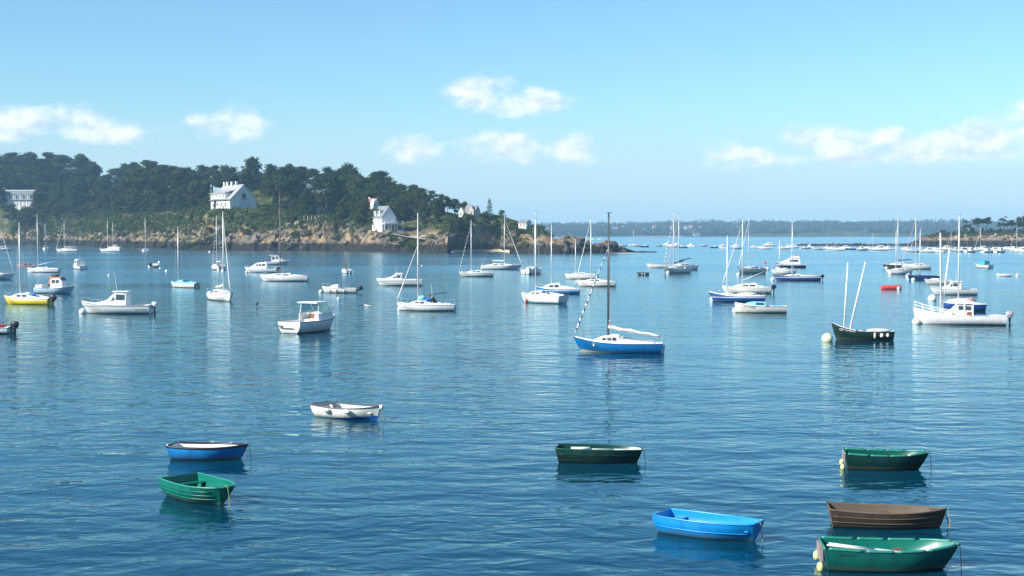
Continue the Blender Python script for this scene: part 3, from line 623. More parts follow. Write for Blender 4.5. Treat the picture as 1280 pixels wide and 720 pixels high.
# far-off wood
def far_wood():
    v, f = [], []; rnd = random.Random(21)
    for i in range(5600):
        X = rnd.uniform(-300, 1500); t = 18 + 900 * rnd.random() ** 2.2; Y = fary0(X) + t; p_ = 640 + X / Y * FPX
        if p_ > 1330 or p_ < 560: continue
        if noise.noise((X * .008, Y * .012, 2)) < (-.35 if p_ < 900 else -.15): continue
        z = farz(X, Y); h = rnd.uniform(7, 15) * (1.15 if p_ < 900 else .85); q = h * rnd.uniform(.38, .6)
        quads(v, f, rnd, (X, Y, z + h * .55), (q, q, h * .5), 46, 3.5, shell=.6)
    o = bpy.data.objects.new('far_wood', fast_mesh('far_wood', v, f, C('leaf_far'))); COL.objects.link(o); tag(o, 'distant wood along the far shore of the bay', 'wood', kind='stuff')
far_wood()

# ------------------------------------------------------------------ houses
def wallbox(L, B, h): return MB().box(-L / 2, L / 2, -B / 2, B / 2, -2.5, h)
def gable_walls(L, B, he, hr):
    """walls with a gable at each end of the x axis"""
    mb = MB(); p = [(-B / 2, -2.5), (B / 2, -2.5), (B / 2, he), (0, hr), (-B / 2, he)]
    mb.loft([[(-L / 2, y, z) for y, z in p], [(L / 2, y, z) for y, z in p]], True, 0, True, True); return mb
def roof_slab(L, B, he, hr, side, over=.5, th=.22):
    """one slope of a gable roof, side +1 or -1"""
    sl_ = (hr - he) / (B / 2); a = (side * (B / 2 + over), he - over * sl_ + .05); b = (0, hr + .05)
    mb = MB(); x = L / 2 + over
    pr = [(a[0], a[1]), (b[0], b[1]), (b[0], b[1] + th), (a[0], a[1] + th)]
    return mb.loft([[(-x, y, z) for y, z in pr], [(x, y, z) for y, z in pr]], True, 0, True, True)
def win(parent, axis, pos, c, z, w, h, glass='glass', frame='gel', name='window'):
    """window on the face axis ('x+','y-'...) at coordinate pos, centred at c along the face"""
    s = 1 if axis[1] == '+' else -1; f = MB(); g = MB(); fw = .09
    def put(mb, a0, a1, z0, z1, d0, d1):
        d0, d1 = pos + s * d0, pos + s * d1
        if axis[0] == 'x': mb.box(min(d0, d1), max(d0, d1), a0, a1, z0, z1)
        else: mb.box(a0, a1, min(d0, d1), max(d0, d1), z0, z1)
    put(g, c - w / 2, c + w / 2, z, z + h, -.05, .02)
    for a in ((c - w / 2 - fw, c - w / 2, z - fw, z + h + fw), (c + w / 2, c + w / 2 + fw, z - fw, z + h + fw), (c - w / 2, c + w / 2, z - fw, z), (c - w / 2, c + w / 2, z + h, z + h + fw), (c - .04, c + .04, z, z + h)): put(f, *a, -.05, .06)
    o = f.build(name, frame, parent); g.build('pane', glass, o); return o
def chimney(parent, x, y, z0, z1, mat='plaster', w=.8):
    MB().box(x - w / 2, x + w / 2, y - w / 2, y + w / 2, z0, z1).box(x - w / 2 - .1, x + w / 2 + .1, y - w / 2 - .1, y + w / 2 + .1, z1, z1 + .2).build('chimney', mat, parent)
def house_at(name, px, py, Y, rz, label, cat='house'):
    p = P3(px, py, Y); return tag(empty(name, p, rz), label, cat)

# the white house with four chimneys
h1 = house_at('house', 292, 260.5, 675, R(-54), 'white gabled house with grey slate roof and a row of four white chimneys'); h1.scale = (1.2, 1.1, .98)
L_, B_, he, hr = 18, 12.4, 4.2, 11.2
gable_walls(L_, B_, he, hr).build('wall', 'plaster', h1)
r1 = roof_slab(L_, B_, he, hr, 1).build('roof', 'paleslate', h1); r2 = roof_slab(L_, B_, he, hr, -1).build('roof', 'paleslate', h1)
for x in (-7.5, -4.6, -.6, 3.6): chimney(r2, x, -.4, 9.4, 12.9)
d = MB().box(-8.2, 5.4, -6.6, -2.6, 4.6, 7.3); d.build('dormer', 'plaster', h1)
MB().loft([[(-8.7, -7.1, 7.0), (-8.7, -2.2, 8.75), (-8.7, -2.2, 8.95), (-8.7, -7.1, 7.25)], [(5.9, -7.1, 7.0), (5.9, -2.2, 8.75), (5.9, -2.2, 8.95), (5.9, -7.1, 7.25)]], True, 0, True, True).build('dormer_roof', 'paleslate', h1)
MB().box(-9.3, 9.3, -7.1, -6.2, 3.9, 4.15).build('eaves', 'slate', h1)
win(h1, 'x+', L_ / 2, .2, 4.6, 1.9, 2.6); MB().box(9, 9.9, -1.2, 1.6, 4.2, 4.4).build('balcony', 'grey', h1)
for y in (-1.1, -.4, .3, 1.0, 1.5): MB().box(9.8, 9.88, y - .03, y + .03, 4.4, 5.3).build('baluster', 'grey', h1)
MB().box(9.02, 9.1, -2.2, 3.6, -.2, 2.9).build('garage_door', 'shutter', h1)
for x in (-6, -2.5, 1, 5): win(h1, 'y-', -B_ / 2, x, 1.0, 1.3, 1.6)
for x in (-6.5, -3, .5, 4): win(h1, 'y-', -6.6, x, 5.3, 1.1, 1.2)
for s in (-1, 1):
    sl_ = (hr - he) / (B_ / 2); MB().loft([[(9.52, s * 6.7, he - .5 * sl_ - .05), (9.52, 0, hr - .1), (9.52, 0, hr + .25), (9.52, s * 6.7, he - .5 * sl_ + .3)], [(9.62, s * 6.7, he - .5 * sl_ - .05), (9.62, 0, hr - .1), (9.62, 0, hr + .25), (9.62, s * 6.7, he - .5 * sl_ + .3)]], True, 0, True, True).build('barge_board', 'gel', h1)

# dormered house on the left
h2 = house_at('house', 20, 263, 976, R(4), 'long house with grey mansard roof, row of dormers and white terrace railing')
L_, B_ = 26, 9
wallbox(L_, B_, 7.2).build('wall', 'stonewall', h2)
mb = MB(); pr = [(-5.2, 7.0), (-3.2, 12.2), (0, 13.8), (3.2, 12.2), (5.2, 7.0)]; mb.loft([[(-13.4, y, z) for y, z in pr], [(-12.4 + 0, y, z) for y, z in pr], [(12.6, y, z) for y, z in pr], [(13.4, y, z) for y, z in pr]], True, 0, True, True); rf = mb.build('roof', 'slate', h2)
MB().box(-13.2, 13.2, -.3, .3, 13.7, 14.2).build('ridge_cap', 'gel', rf)
for x in (-9.5, -4.5, .5, 5.2, 10): 
    dm = MB().box(x - 1, x + 1, -5.1, -3.2, 7.6, 10.2).build('dormer', 'plaster', h2); MB().prism([(x - 1.25, -5.3, 10.15), (x + 1.25, -5.3, 10.15), (x, -5.3, 11.2)], (0, 2.2, 0)).build('dormer_roof', 'slate', dm)
    win(h2, 'y-', -5.1, x, 8.1, 1.0, 1.6)
for x in (-9, -4, 1, 6, 10.5): win(h2, 'y-', -4.5, x, 2.7, 1.9, 3.4, glass='shutter')
for x in (-6.5, 3.5, 8.5): MB().box(x - .5, x + .5, -4.62, -4.5, .4, 6.8).build('pilaster', 'plaster', h2)
MB().box(-2, 13.5, -8, -4.5, .5, .8).build('terrace', 'plaster', h2)
for i in range(16): MB().box(-2 + i, -1.85 + i, -8, -7.85, .8, 2.0).build('railing_post', 'gel', h2)
MB().box(-2, 13.2, -8.02, -7.84, 2.0, 2.2).build('handrail', 'gel', h2); chimney(rf, -8, 1, 11, 15.3, 'stonewall'); 
for x in (0, 4.5, 9, 13): MB().box(x - .2, x + .2, -8, -7.6, -3, .5).build('terrace_pier', 'plaster', h2)

# boathouse on the rocks
h3 = house_at('boathouse', 480, 289, 604, R(-58), 'white boathouse with slate roof standing on the rocks, balcony on posts', 'boathouse')
L_, B_, he, hr = 9.5, 6.6, 6.2, 10.6
gable_walls(L_, B_, he, hr).build('wall', 'plaster', h3)
for s in (1, -1): rf = roof_slab(L_, B_, he, hr, s, .45, .18).build('roof', 'slate', h3)
for x in (-2.4, 1.6):
    dm = MB().box(x - .9, x + .9, -3.2, -1.2, 6.6, 8.6).build('dormer', 'plaster', h3); MB().box(x - 1.2, x + 1.2, -3.5, -1.0, 8.6, 8.8).build('dormer_roof', 'slate', dm); win(h3, 'y-', -3.2, x, 7.1, 1.0, 1.0)
for y in (-1.6, 1.4): win(h3, 'x+', L_ / 2, y, .4, 1.5, 2.1)
win(h3, 'x+', L_ / 2, 0, 4.2, 1.0, 1.5, glass='shutter'); win(h3, 'y-', -B_ / 2, -2, 1.0, 1.1, 1.6); win(h3, 'y-', -B_ / 2, 2, 3.9, 1.1, 1.4)
MB().box(L_ / 2 + .01, L_ / 2 + 2.4, -3.3, 5.8, 3.0, 3.25).build('balcony', 'plaster', h3)
for y in (-3.1, 0, 2.8, 5.6): MB().box(L_ / 2 + 2.1, L_ / 2 + 2.35, y - .13, y + .13, -2, 4.4).build('balcony_post', 'gel', h3)
MB().box(L_ / 2 + 2.18, L_ / 2 + 2.3, -3.1, 5.6, 4.2, 4.35).build('handrail', 'gel', h3)

# turreted house half hidden in the trees above the boathouse
h4 = house_at('house', 465, 263.5, 626, R(-35), 'house with reddish tiled roof and white pointed gable half hidden in trees'); h4.scale = (.62, .62, .62)
gable_walls(9, 7, 4, 8.5).build('wall', 'plaster', h4)
for s in (1, -1): roof_slab(9, 7, 4, 8.5, s, .4, .18).build('roof', 'rooftile', h4)
chimney(h4, -2.5, .3, 7.5, 9.6); 
mb = MB(); p = [(-1.6, -2), (1.6, -2), (1.6, 4.4), (0, 8.4), (-1.6, 4.4)]; mb.loft([[(2.5, y - 3.4, z) for y, z in p], [(5.6, y - 3.4, z) for y, z in p]], True, 0, True, True).build('gable_wing', 'plaster', h4)
win(h4, 'x+', 5.6, -3.4, 3.4, 1.0, 1.5); win(h4, 'y-', -3.5, -2, 1.2, 1.2, 1.5)
# cottage glimpsed between pines
h5 = house_at('cottage', 394, 270, 652, R(-40), 'white cottage glimpsed between the dark pines above the cliff', 'cottage')
gable_walls(7, 5.5, 3.0, 5.6).build('wall', 'plaster', h5)
for s in (1, -1): roof_slab(7, 5.5, 3.0, 5.6, s, .35, .15).build('roof', 'slate', h5)
win(h5, 'x+', 3.5, 0, .8, 1.4, 1.6); win(h5, 'y-', -2.75, 0, .9, 1.3, 1.4); win(h5, 'y-', -2.75, 2.2, .9, .9, 1.4)
for i in range(9): 
    q = P3(380 + i * 4.6, 272.5, 634); MB().box(-.07, .07, -.07, .07, -1, 1.1).build('fence_post', 'gel', None, loc=q)['label'] = 'white post of the cliff-top fence below the cottage'
for o in COL.objects:
    if o.name.startswith('fence_post'): o['category'] = 'post'; o['group'] = 'white fence posts on the cliff top'
# house on the point
h6 = house_at('house', 590, 271, 606, R(-30), 'stone house with grey roofs and two white gables on the point'); h6.scale = (.68, .68, .74)
gable_walls(8, 6, 3.2, 6.4).build('wall', 'stonewall', h6)
for s in (1, -1): roof_slab(8, 6, 3.2, 6.4, s, .35, .15).build('roof', 'slate', h6)
mb = MB(); p = [(-1.7, -2), (1.7, -2), (1.7, 3.0), (0, 5.4), (-1.7, 3.0)]; mb.loft([[(x - 5.2, -5.0, z) for x, z in p], [(x - 5.2, 2, z) for x, z in p]], True, 0, True, True).build('gable_wing', 'plaster', h6)
mb = MB(); mb.loft([[(x + 2.2, -4.4, z + .8) for x, z in p], [(x + 2.2, -1, z + .8) for x, z in p]], True, 0, True, True).build('gable_wing', 'stonewall', h6)
win(h6, 'y-', -5.0, -5.2, .8, 1.2, 1.5); win(h6, 'y-', -4.4, 2.2, 1.6, 1.2, 1.6); win(h6, 'x+', 4, 0, 1.2, 1.3, 1.5); win(h6, 'y-', -3, -1.4, .9, 1.0, 1.4); chimney(h6, -2, 0, 5.2, 7.6, 'stonewall')
# lookout hut
h7 = house_at('hut', 656, 284.5, 577, R(-40), 'small pale lookout hut near the end of the headland', 'hut')
gable_walls(4, 3.2, 2.0, 3.1).build('wall', 'plaster', h7)
for s in (1, -1): roof_slab(4, 3.2, 2.0, 3.1, s, .3, .14).build('roof', 'slate', h7)
win(h7, 'y-', -1.6, -.9, .6, .8, 1.0); win(h7, 'y-', -1.6, .9, .6, .8, 1.0); win(h7, 'x+', 2, 0, 0, .9, 1.8, name='door')
# sloping track below the boathouse and a car on it
def track():
    v, f = [], []
    pts = [(483, 291.5, 596), (495, 293.5, 592), (508, 296, 588), (522, 298, 583), (536, 301, 578)]
    for px_, py_, y in pts:
        p = P3(px_, py_, y)
        for k in (-2.6, 2.6): v.append((p.x + k * .35, p.y + k, max(headz(p.x, p.y + k), p.z) + .12))
    for i in range(len(pts) - 1): f.append((2 * i, 2 * i + 2, 2 * i + 3, 2 * i + 1))
    o = bpy.data.objects.new('track', fast_mesh('track', v, f, C('track'))); COL.objects.link(o); o['kind'] = 'structure'
track()
p = P3(502, 294.5, 591); car = tag(empty('car', (p.x, p.y, max(p.z, headz(p.x, p.y)) + .2), R(-25)), 'small dark car parked on the sloping track beside the boathouse', 'car')
mb = MB(); prf = [(-1.9, .25), (1.9, .25), (1.95, .65), (1.1, .85), (-1.85, .88), (-1.95, .6)]; mb.loft([[(x, y, z) for x, z in prf] for y in (-.82, .82)], True, 0, True, True).build('body', 'darkgrey', car)
mb = MB(); prf = [(-1.6, .87), (1.0, .86), (.35, 1.38), (-1.2, 1.4)]; cb = mb.loft([[(x, y, z) for x, z in prf] for y in (-.68, .68)], True, 0, True, True).build('cabin', 'darkgrey', car)
for s in (-1, 1): MB().prism([(-1.4, s * .685, .92), (.75, s * .685, .92), (.28, s * .685, 1.32), (-1.12, s * .685, 1.33)], (0, s * .012, 0)).build('window', 'glass', cb)
for x in (-1.2, 1.25):
    for s in (-1, 1): MB().tube([(x, s * .7, .3), (x, s * .86, .3)], .3, 12).build('wheel', 'black', car)

# far houses
def far_house(px, py, w, dp, kind):
    Y = fary0(0) + dp
    for _ in range(5): Y = fary0((px - 640) / FPX * Y) + dp
    p = P3(px, py, Y); z = farz(p.x, p.y); e = empty('far_house', (p.x, p.y, max(z, p.z)), R(random.uniform(-35, 35))); L_ = w * Y / FPX; B_ = L_ * .7; he = L_ * .42; hr = he + L_ * .32
    gable_walls(L_, B_, he, hr).build('wall', 'plaster', e)
    for s in (1, -1): roof_slab(L_, B_, he, hr, s, .3, .3).build('roof', 'slate' if kind else 'rooftile', e)
    for x in (-.25, .25): win(e, 'y-', -B_ / 2, x * L_, he * .35, L_ * .12, he * .45)
    return e
for i, (px_, py_, w, dp, lab) in enumerate(((712, 293.5, 6, 60, 0), (684, 288.5, 5, 120, 0), (722, 288.5, 4, 130, 0), (732, 291, 5, 70, 0), (756, 290.5, 6, 80, 0), (768, 289, 7, 110, 1), (818, 285.5, 5, 200, 0), (832, 288.5, 6, 120, 0), (839, 286, 4, 190, 1), (858, 287, 6, 150, 0), (864, 285, 4, 230, 0), (875, 286.5, 5, 170, 0),
                                            (919, 283, 7, 420, 1), (957, 291, 4, 70, 0), (972, 290, 4, 90, 0), (985, 290, 5, 90, 0), (870, 295.5, 8, 22, 1), (780, 286, 5, 180, 1), (699, 292, 5, 65, 0), (742, 293, 4, 50, 1), (1041, 281.5, 5, 800, 0), (1085, 294, 5, 60, 0), (1173, 281.5, 5, 850, 0), (806, 288, 4, 140, 0))):
    tag(far_house(px_, py_, w, dp, i % 2), 'distant white house with ' + ('grey' if i % 2 else 'tiled') + ' roof among the trees of the far shore', 'house', 'distant houses with ' + ('grey' if i % 2 else 'tiled') + ' roofs')

# ------------------------------------------------------------------ boat building
class Hull:
    def __init__(s, L, B, F=.75, Fb=1.0, Fs=None, D=.25, tw=.75, bp=2.2, rake=.5, srake=.12, bt=0.0, full=2.5, mid=.42):
        s.L, s.B, s.F, s.Fb, s.Fs, s.D, s.tw, s.bp, s.rake, s.srake, s.bt, s.full, s.mid = L, B, F, Fb, F if Fs is None else Fs, D, tw, bp, rake, srake, bt, full, mid
    def hb(s, q):
        if q < s.mid: return s.B / 2 * (s.tw + (1 - s.tw) * math.sin(math.pi / 2 * q / s.mid))
        u = (q - s.mid) / (1 - s.mid); return s.B / 2 * (s.bt + (1 - s.bt) * (1 - u ** s.bp))
    def h(s, q): return s.F + ((s.Fs - s.F) * ((.45 - q) / .45) ** 2 if q < .45 else (s.Fb - s.F) * ((q - .45) / .55) ** 2)
    def P(s, q, u):
        w = sst(.45, 1, q) ** 1.3; zk = -s.D * (1 - .2 * w); h = s.h(q)
        if s.bt: zk += s.D * .5 * sst(.8, 1, q)
        e = s.full * (1 - w) + 1.2 * w
        y = s.hb(q) * (1 - (1 - u) ** e); z = zk + (h - zk) * (u ** (1.5 * (1 - w) + 1.0 * w))
        v = (z - zk) / (h - zk); x = -s.L / 2 + s.L * q - s.rake * (1 - v) ** 1.25 * sst(.45, 1, q) + s.srake * (1 - v) * max(0, 1 - q / .2)
        return (x, y, z)
    def q(s, x): return (x + s.L / 2) / s.L
    def side(s, x, z):
        """hull half-breadth at (x, z)"""
        lo, hi = 0, 1
        for _ in range(22):
            q = (lo + hi) / 2; a, b = 0, 1
            for _ in range(14):
                u = (a + b) / 2
                if s.P(q, u)[2] < z: a = u
                else: b = u
            if s.P(q, u)[0] < x: lo = q
            else: hi = q
        return s.P(q, u)[1]
    def rings(s, n=16, m=7, t=0.0, floor=None):
        rs = []
        for i in range(n + 1):
            q = i / n; pts = [s.P(q, j / m) for j in range(m + 1)]
            if t:
                hb = max(s.hb(q), .001); k = max(0.0, 1 - t / hb); xx = -t if q > .9 else (t if q < .1 else 0)
                pts = [(x + xx, y * k, max(z, floor)) for x, y, z in pts]
            rs.append([(x, -y, z) for x, y, z in pts[:0:-1]] + pts)
        return rs
def hull_part(H, mat, parent, smooth=True, n=16, m=7):
    r = H.rings(n, m); mb = MB().loft(r)
    if H.bt: mb.add(r[-1], [tuple(range(len(r[-1])))])
    o = mb.build('hull', mat, parent, smooth); return o
def transom_part(H, mat, parent):
    r = H.rings(16, 7)[0]; return MB().prism([(x - .004, y * .998, z) for x, y, z in r], (.03, 0, 0)).build('transom', mat, parent)
def sheer(H, q0=0., q1=1., n=16, dz=0.0, out_=0.0, s=1):
    return [(lambda p: (p[0], s * (p[1] + out_), p[2] + dz))(H.P(q0 + (q1 - q0) * i / n, 1)) for i in range(n + 1)]
def rail_part(H, mat, parent, r=.03, dz=0.0, name='rub_rail', n=6, out_=0.0):
    mb = MB()
    for s in (1, -1): mb.tube(sheer(H, 0, 1, 18, dz, out_, s), r, n)
    return mb.build(name, mat, parent, True)
def deck_part(H, mat, parent, ck=None, sole=.2, inset=.22, name='deck'):
    """deck with a sunken cockpit between stations ck = (q0, q1)"""
    rs = []; qs = [i / 20 for i in range(21)]
    if ck: qs = sorted(qs + [ck[0], ck[0] + .001, ck[1], ck[1] + .001])
    for q in qs:
        x, b, z = H.P(q, 1); b *= .985; i_ = max(b - inset, b * .3); inn = ck and ck[0] + .0005 < q <= ck[1]; zc = sole if inn else z + .03
        z -= .012; rs.append([(x, -b, z), (x, -i_, z + .02), (x, -i_ + .01, zc), (x, 0, zc + (0 if inn else .03)), (x, i_ - .01, zc), (x, i_, z + .02), (x, b, z)])
    return MB().loft(rs).build(name, mat, parent)
class Cabin:
    """lofted house: stations (x, half width, height) from aft to fore on base zb"""
    def __init__(s, st, zb, tf=.84, slope=0.0): s.st, s.zb, s.tf, s.sl = st, zb, tf, slope
    def at(s, x):
        st = s.st
        for a, b in zip(st, st[1:]):
            if x <= b[0]: k = max(0, (x - a[0]) / (b[0] - a[0])); return tuple(p + (q - p) * k for p, q in zip(a, b))
        return st[-1]
    def part(s, mat, parent, name='cabin', smooth=False):
        rs = []
        for x, w, h in s.st:
            z0 = s.zb - .08 + s.sl * x; z = s.zb + s.sl * x; t = w * s.tf
            rs.append([(x, -w, z0), (x, -t, z + h * .9), (x, -t * .8, z + h * .975), (x, 0, z + h * 1.02), (x, t * .8, z + h * .975), (x, t, z + h * .9), (x, w, z0)])
        return MB().loft(rs, False, 0, True, True).build(name, mat, parent, smooth)
    def side(s, x, v, sg, off):
        _, w, h = s.at(x); return (x, sg * (w + (w * s.tf - w) * v + off), s.zb + s.sl * x + h * .9 * v)
    def window(s, parent, xa, xb, va, vb, sg, mat='glass', rnd=.25, slant=0.0, name='window'):
        pts = []; k = rnd * min((xb - xa) * .5, .3)
        for (x, v), ds in (((xa + slant, va), 0), ((xb + slant * 0, va), 1), ((xb, vb), 2), ((xa, vb), 3)):
            sx_, sv = (1 if ds in (0, 3) else -1), (1 if ds in (0, 1) else -1); kv = k / max(.3, s.at(x)[2])
            two = [(x, v + sv * kv), (x + sx_ * k, v)]
            pts += two if ds in (0, 2) else two[::-1]
        A = [s.side(x, v, sg, -.02) for x, v in pts]; B = [s.side(x, v, sg, .012) for x, v in pts]; n = len(A)
        return MB().add(A + B, [tuple(range(n)), tuple(range(n, 2 * n))] + [(j, (j + 1) % n, n + (j + 1) % n, n + j) for j in range(n)]).build(name, mat, parent)
    def front(s, parent, xa, xb, wf=.78, mat='glass', name='windscreen'):
        """pane on the sloping front between xa and xb"""
        v = []
        for off in (-.02, .02):
            for x in (xa, xb):
                _, w, h = s.at(x)
                for sg in (-1, 1): v.append((x + off * .7, sg * w * s.tf * wf, s.zb + s.sl * x + h * .985 + off))
        return MB().add(v, [(0, 1, 3, 2), (4, 6, 7, 5), (0, 4, 5, 1), (2, 3, 7, 6), (0, 2, 6, 4), (1, 5, 7, 3)]).build(name, mat, parent)
def outboard(parent, x, y, z, s=1.0, col='black', leg='darkgrey', tilt=0.0):
    e = MB().ell((0, 0, .34), (.34, .21, .25), 12, 8, 0, .62); e.box(-.2, .2, -.14, .14, .0, .14); o = e.build('outboard_motor', col, parent, True)
    o.location = (x - .27 * s, y, z); o.scale = (s, s, s); o.rotation_euler = (0, tilt, 0)
    MB().loft([[(-.12, -.06, .02), (.08, -.06, .02), (.08, .06, .02), (-.12, .06, .02)], [(-.08, -.035, -.6), (.04, -.035, -.6), (.04, .035, -.6), (-.08, .035, -.6)], [(-.12, -.015, -1.0), (.02, -.015, -1.0), (.02, .015, -1.0), (-.12, .015, -1.0)]], True, 0, True, True).build('leg', leg, o)
    MB().box(-.24, .14, -.11, .11, -.62, -.59).build('cavitation_plate', leg, o)
    MB().tube([(-.3, 0, -.72), (.1, 0, -.72)], [.05, .06], 8).build('gearcase', leg, o)
    MB().box(.04, .4, -.1, .1, -.02, .1).box(.3, .4, -.12, .12, -.3, .1).build('clamp', leg, o); MB().tube([(.12, 0, .18), (.62, .05, .26)], .022, 6).build('tiller', 'black', o)
    return o
def pulpit(H, parent, q0=.82, hgt=.5, mat='metal', name='pulpit', r=.016):
    mb = MB(); pts = [(lambda p: (p[0], p[1] * .9, p[2] + hgt))(H.P(q0 + (1 - q0) * i / 6, 1)) for i in range(7)]
    full = pts + [(x, -y, z) for x, y, z in pts[::-1][1:]]; mb.tube(full, r, 5)
    for i in (0, 3, 6):
        x, y, z = pts[i]; px_, py_, pz_ = H.P(q0 + (1 - q0) * i / 6, 1)
        for s in ((1, -1) if i < 6 else (1,)): mb.tube([(px_ - .02, s * py_ * .9, pz_ - .02), (x, s * y, z)], r, 5)
    return mb.build(name, mat, parent)
def stern_rail(H, parent, hgt=.5, mat='metal'):
    mb = MB(); pts = [(lambda p: (p[0] + .06, p[1] * .92, p[2]))(H.P(q, 1)) for q in (.16, .07, 0)]
    mb.tube([(x, y, z + hgt) for x, y, z in pts] + [(x, -y, z + hgt) for x, y, z in pts[::-1]], .015, 5)
    for x, y, z in pts:
        for s in (1, -1): mb.tube([(x, s * y, z - .03), (x, s * y, z + hgt)], .015, 5)
    return mb.build('stern_rail', mat, parent)
def mast_part(parent, x, z0, ztop, mat='mast', r=.055, lean=0.0, spread=True, y=0.0):
    m = MB().tube([(x, y, z0), (x + lean * (ztop - z0) * .5, y, (z0 + ztop) / 2), (x + lean * (ztop - z0), y, ztop)], [r, r, r * .62], 8).build('mast', mat, parent, True)
    if spread:
        zs = z0 + (ztop - z0) * .55; MB().tube([(x + lean * (zs - z0) - .06, -.62, zs + .04), (x + lean * (zs - z0), 0, zs), (x + lean * (zs - z0) - .06, .62, zs + .04)], .018, 5).build('spreader', mat, m)
        MB().box(x + lean * (ztop - z0) - .2, x + lean * (ztop - z0) + .12, -.02, .02, ztop, ztop + .05).build('masthead', 'darkgrey', m)
    return m
def rig(parent, H, xm, zt, zd, back=True, lean=0.0):
    mb = MB(); b = H.hb(H.q(xm - .2)) * .9; zs = zd + (zt - zd) * .55
    for s in (1, -1): mb.tube([(xm - .15, s * b, zd), (xm - .06, s * .6, zs), (xm + lean * (zt - zd), s * .02, zt - .1)], .011, 4)
    if back: mb.tube([(-H.L / 2 + .05, 0, H.h(0)), (xm + lean * (zt - zd), 0, zt - .05)], .010, 4)
    return mb.build('rigging', 'grey', parent)
def jib(parent, a, b, col='canvas', col2=None, r=.06):
    n = 34; pts = [Vector(a).lerp(Vector(b), i / n) for i in range(n + 1)]
    rs = [r * (.35 + .65 * math.sin(min(1, (i / n) * 6 + .15) * math.pi / 2)) * (1 - .75 * i / n) * (1 + .08 * math.sin(i * 2.1)) for i in range(n + 1)]
    return MB().tube(pts, rs, 8, 0, spiral=.36 if col2 else None).build('furled_jib', [col, col2] if col2 else col, parent, True)
def boom_part(parent, xm, zb, xe, ze, cover=None, mat='mast', fat=.105):
    o = MB().tube([(xm - .08, 0, zb), (xe, 0, ze)], .04, 6).build('boom', mat, parent, True)
    if cover:
        n = 14; pts = []; rs = []
        for i in range(n + 1):
            k = i / n; pts.append((xm - .05 + (xe + .05 - xm) * k, .012 * math.sin(i * 1.9), zb + (ze - zb) * k + .09 + .03 * math.sin(i * 1.3))); rs.append(fat * (1.25 - .55 * k) * (1 + .1 * math.sin(i * 2.3)))
        pts = [(pts[0][0] - .0, 0, zb + .55)] + pts; rs = [.07] + rs
        MB().tube(pts, rs, 8).build('sail_cover', cover, o, True)
    return o
NB = [0]
def boat_root(name, label, cat, px, py, th, B, L, group=None):
    p = W(px, py); c, s = abs(math.cos(R(th))), abs(math.sin(R(th))); p.y += .42 * B * c + .42 * L * s; p.x = (px - 640) / FPX * p.y * (1 if True else 0)
    e = empty(name, (p.x, p.y, 0), R(th)); return tag(e, label, cat, group)
def mooring(parent, H, drop=1.2, mat='rope'):
    x, y, z = H.P(1, 1); return MB().tube([(x - .12, 0, z + .02), (x + .06, 0, z - .02), (x + .09, .02, z * .5), (x + .05 + drop * .1, .03, -.1)], .014, 5).build('mooring_line', mat, parent)
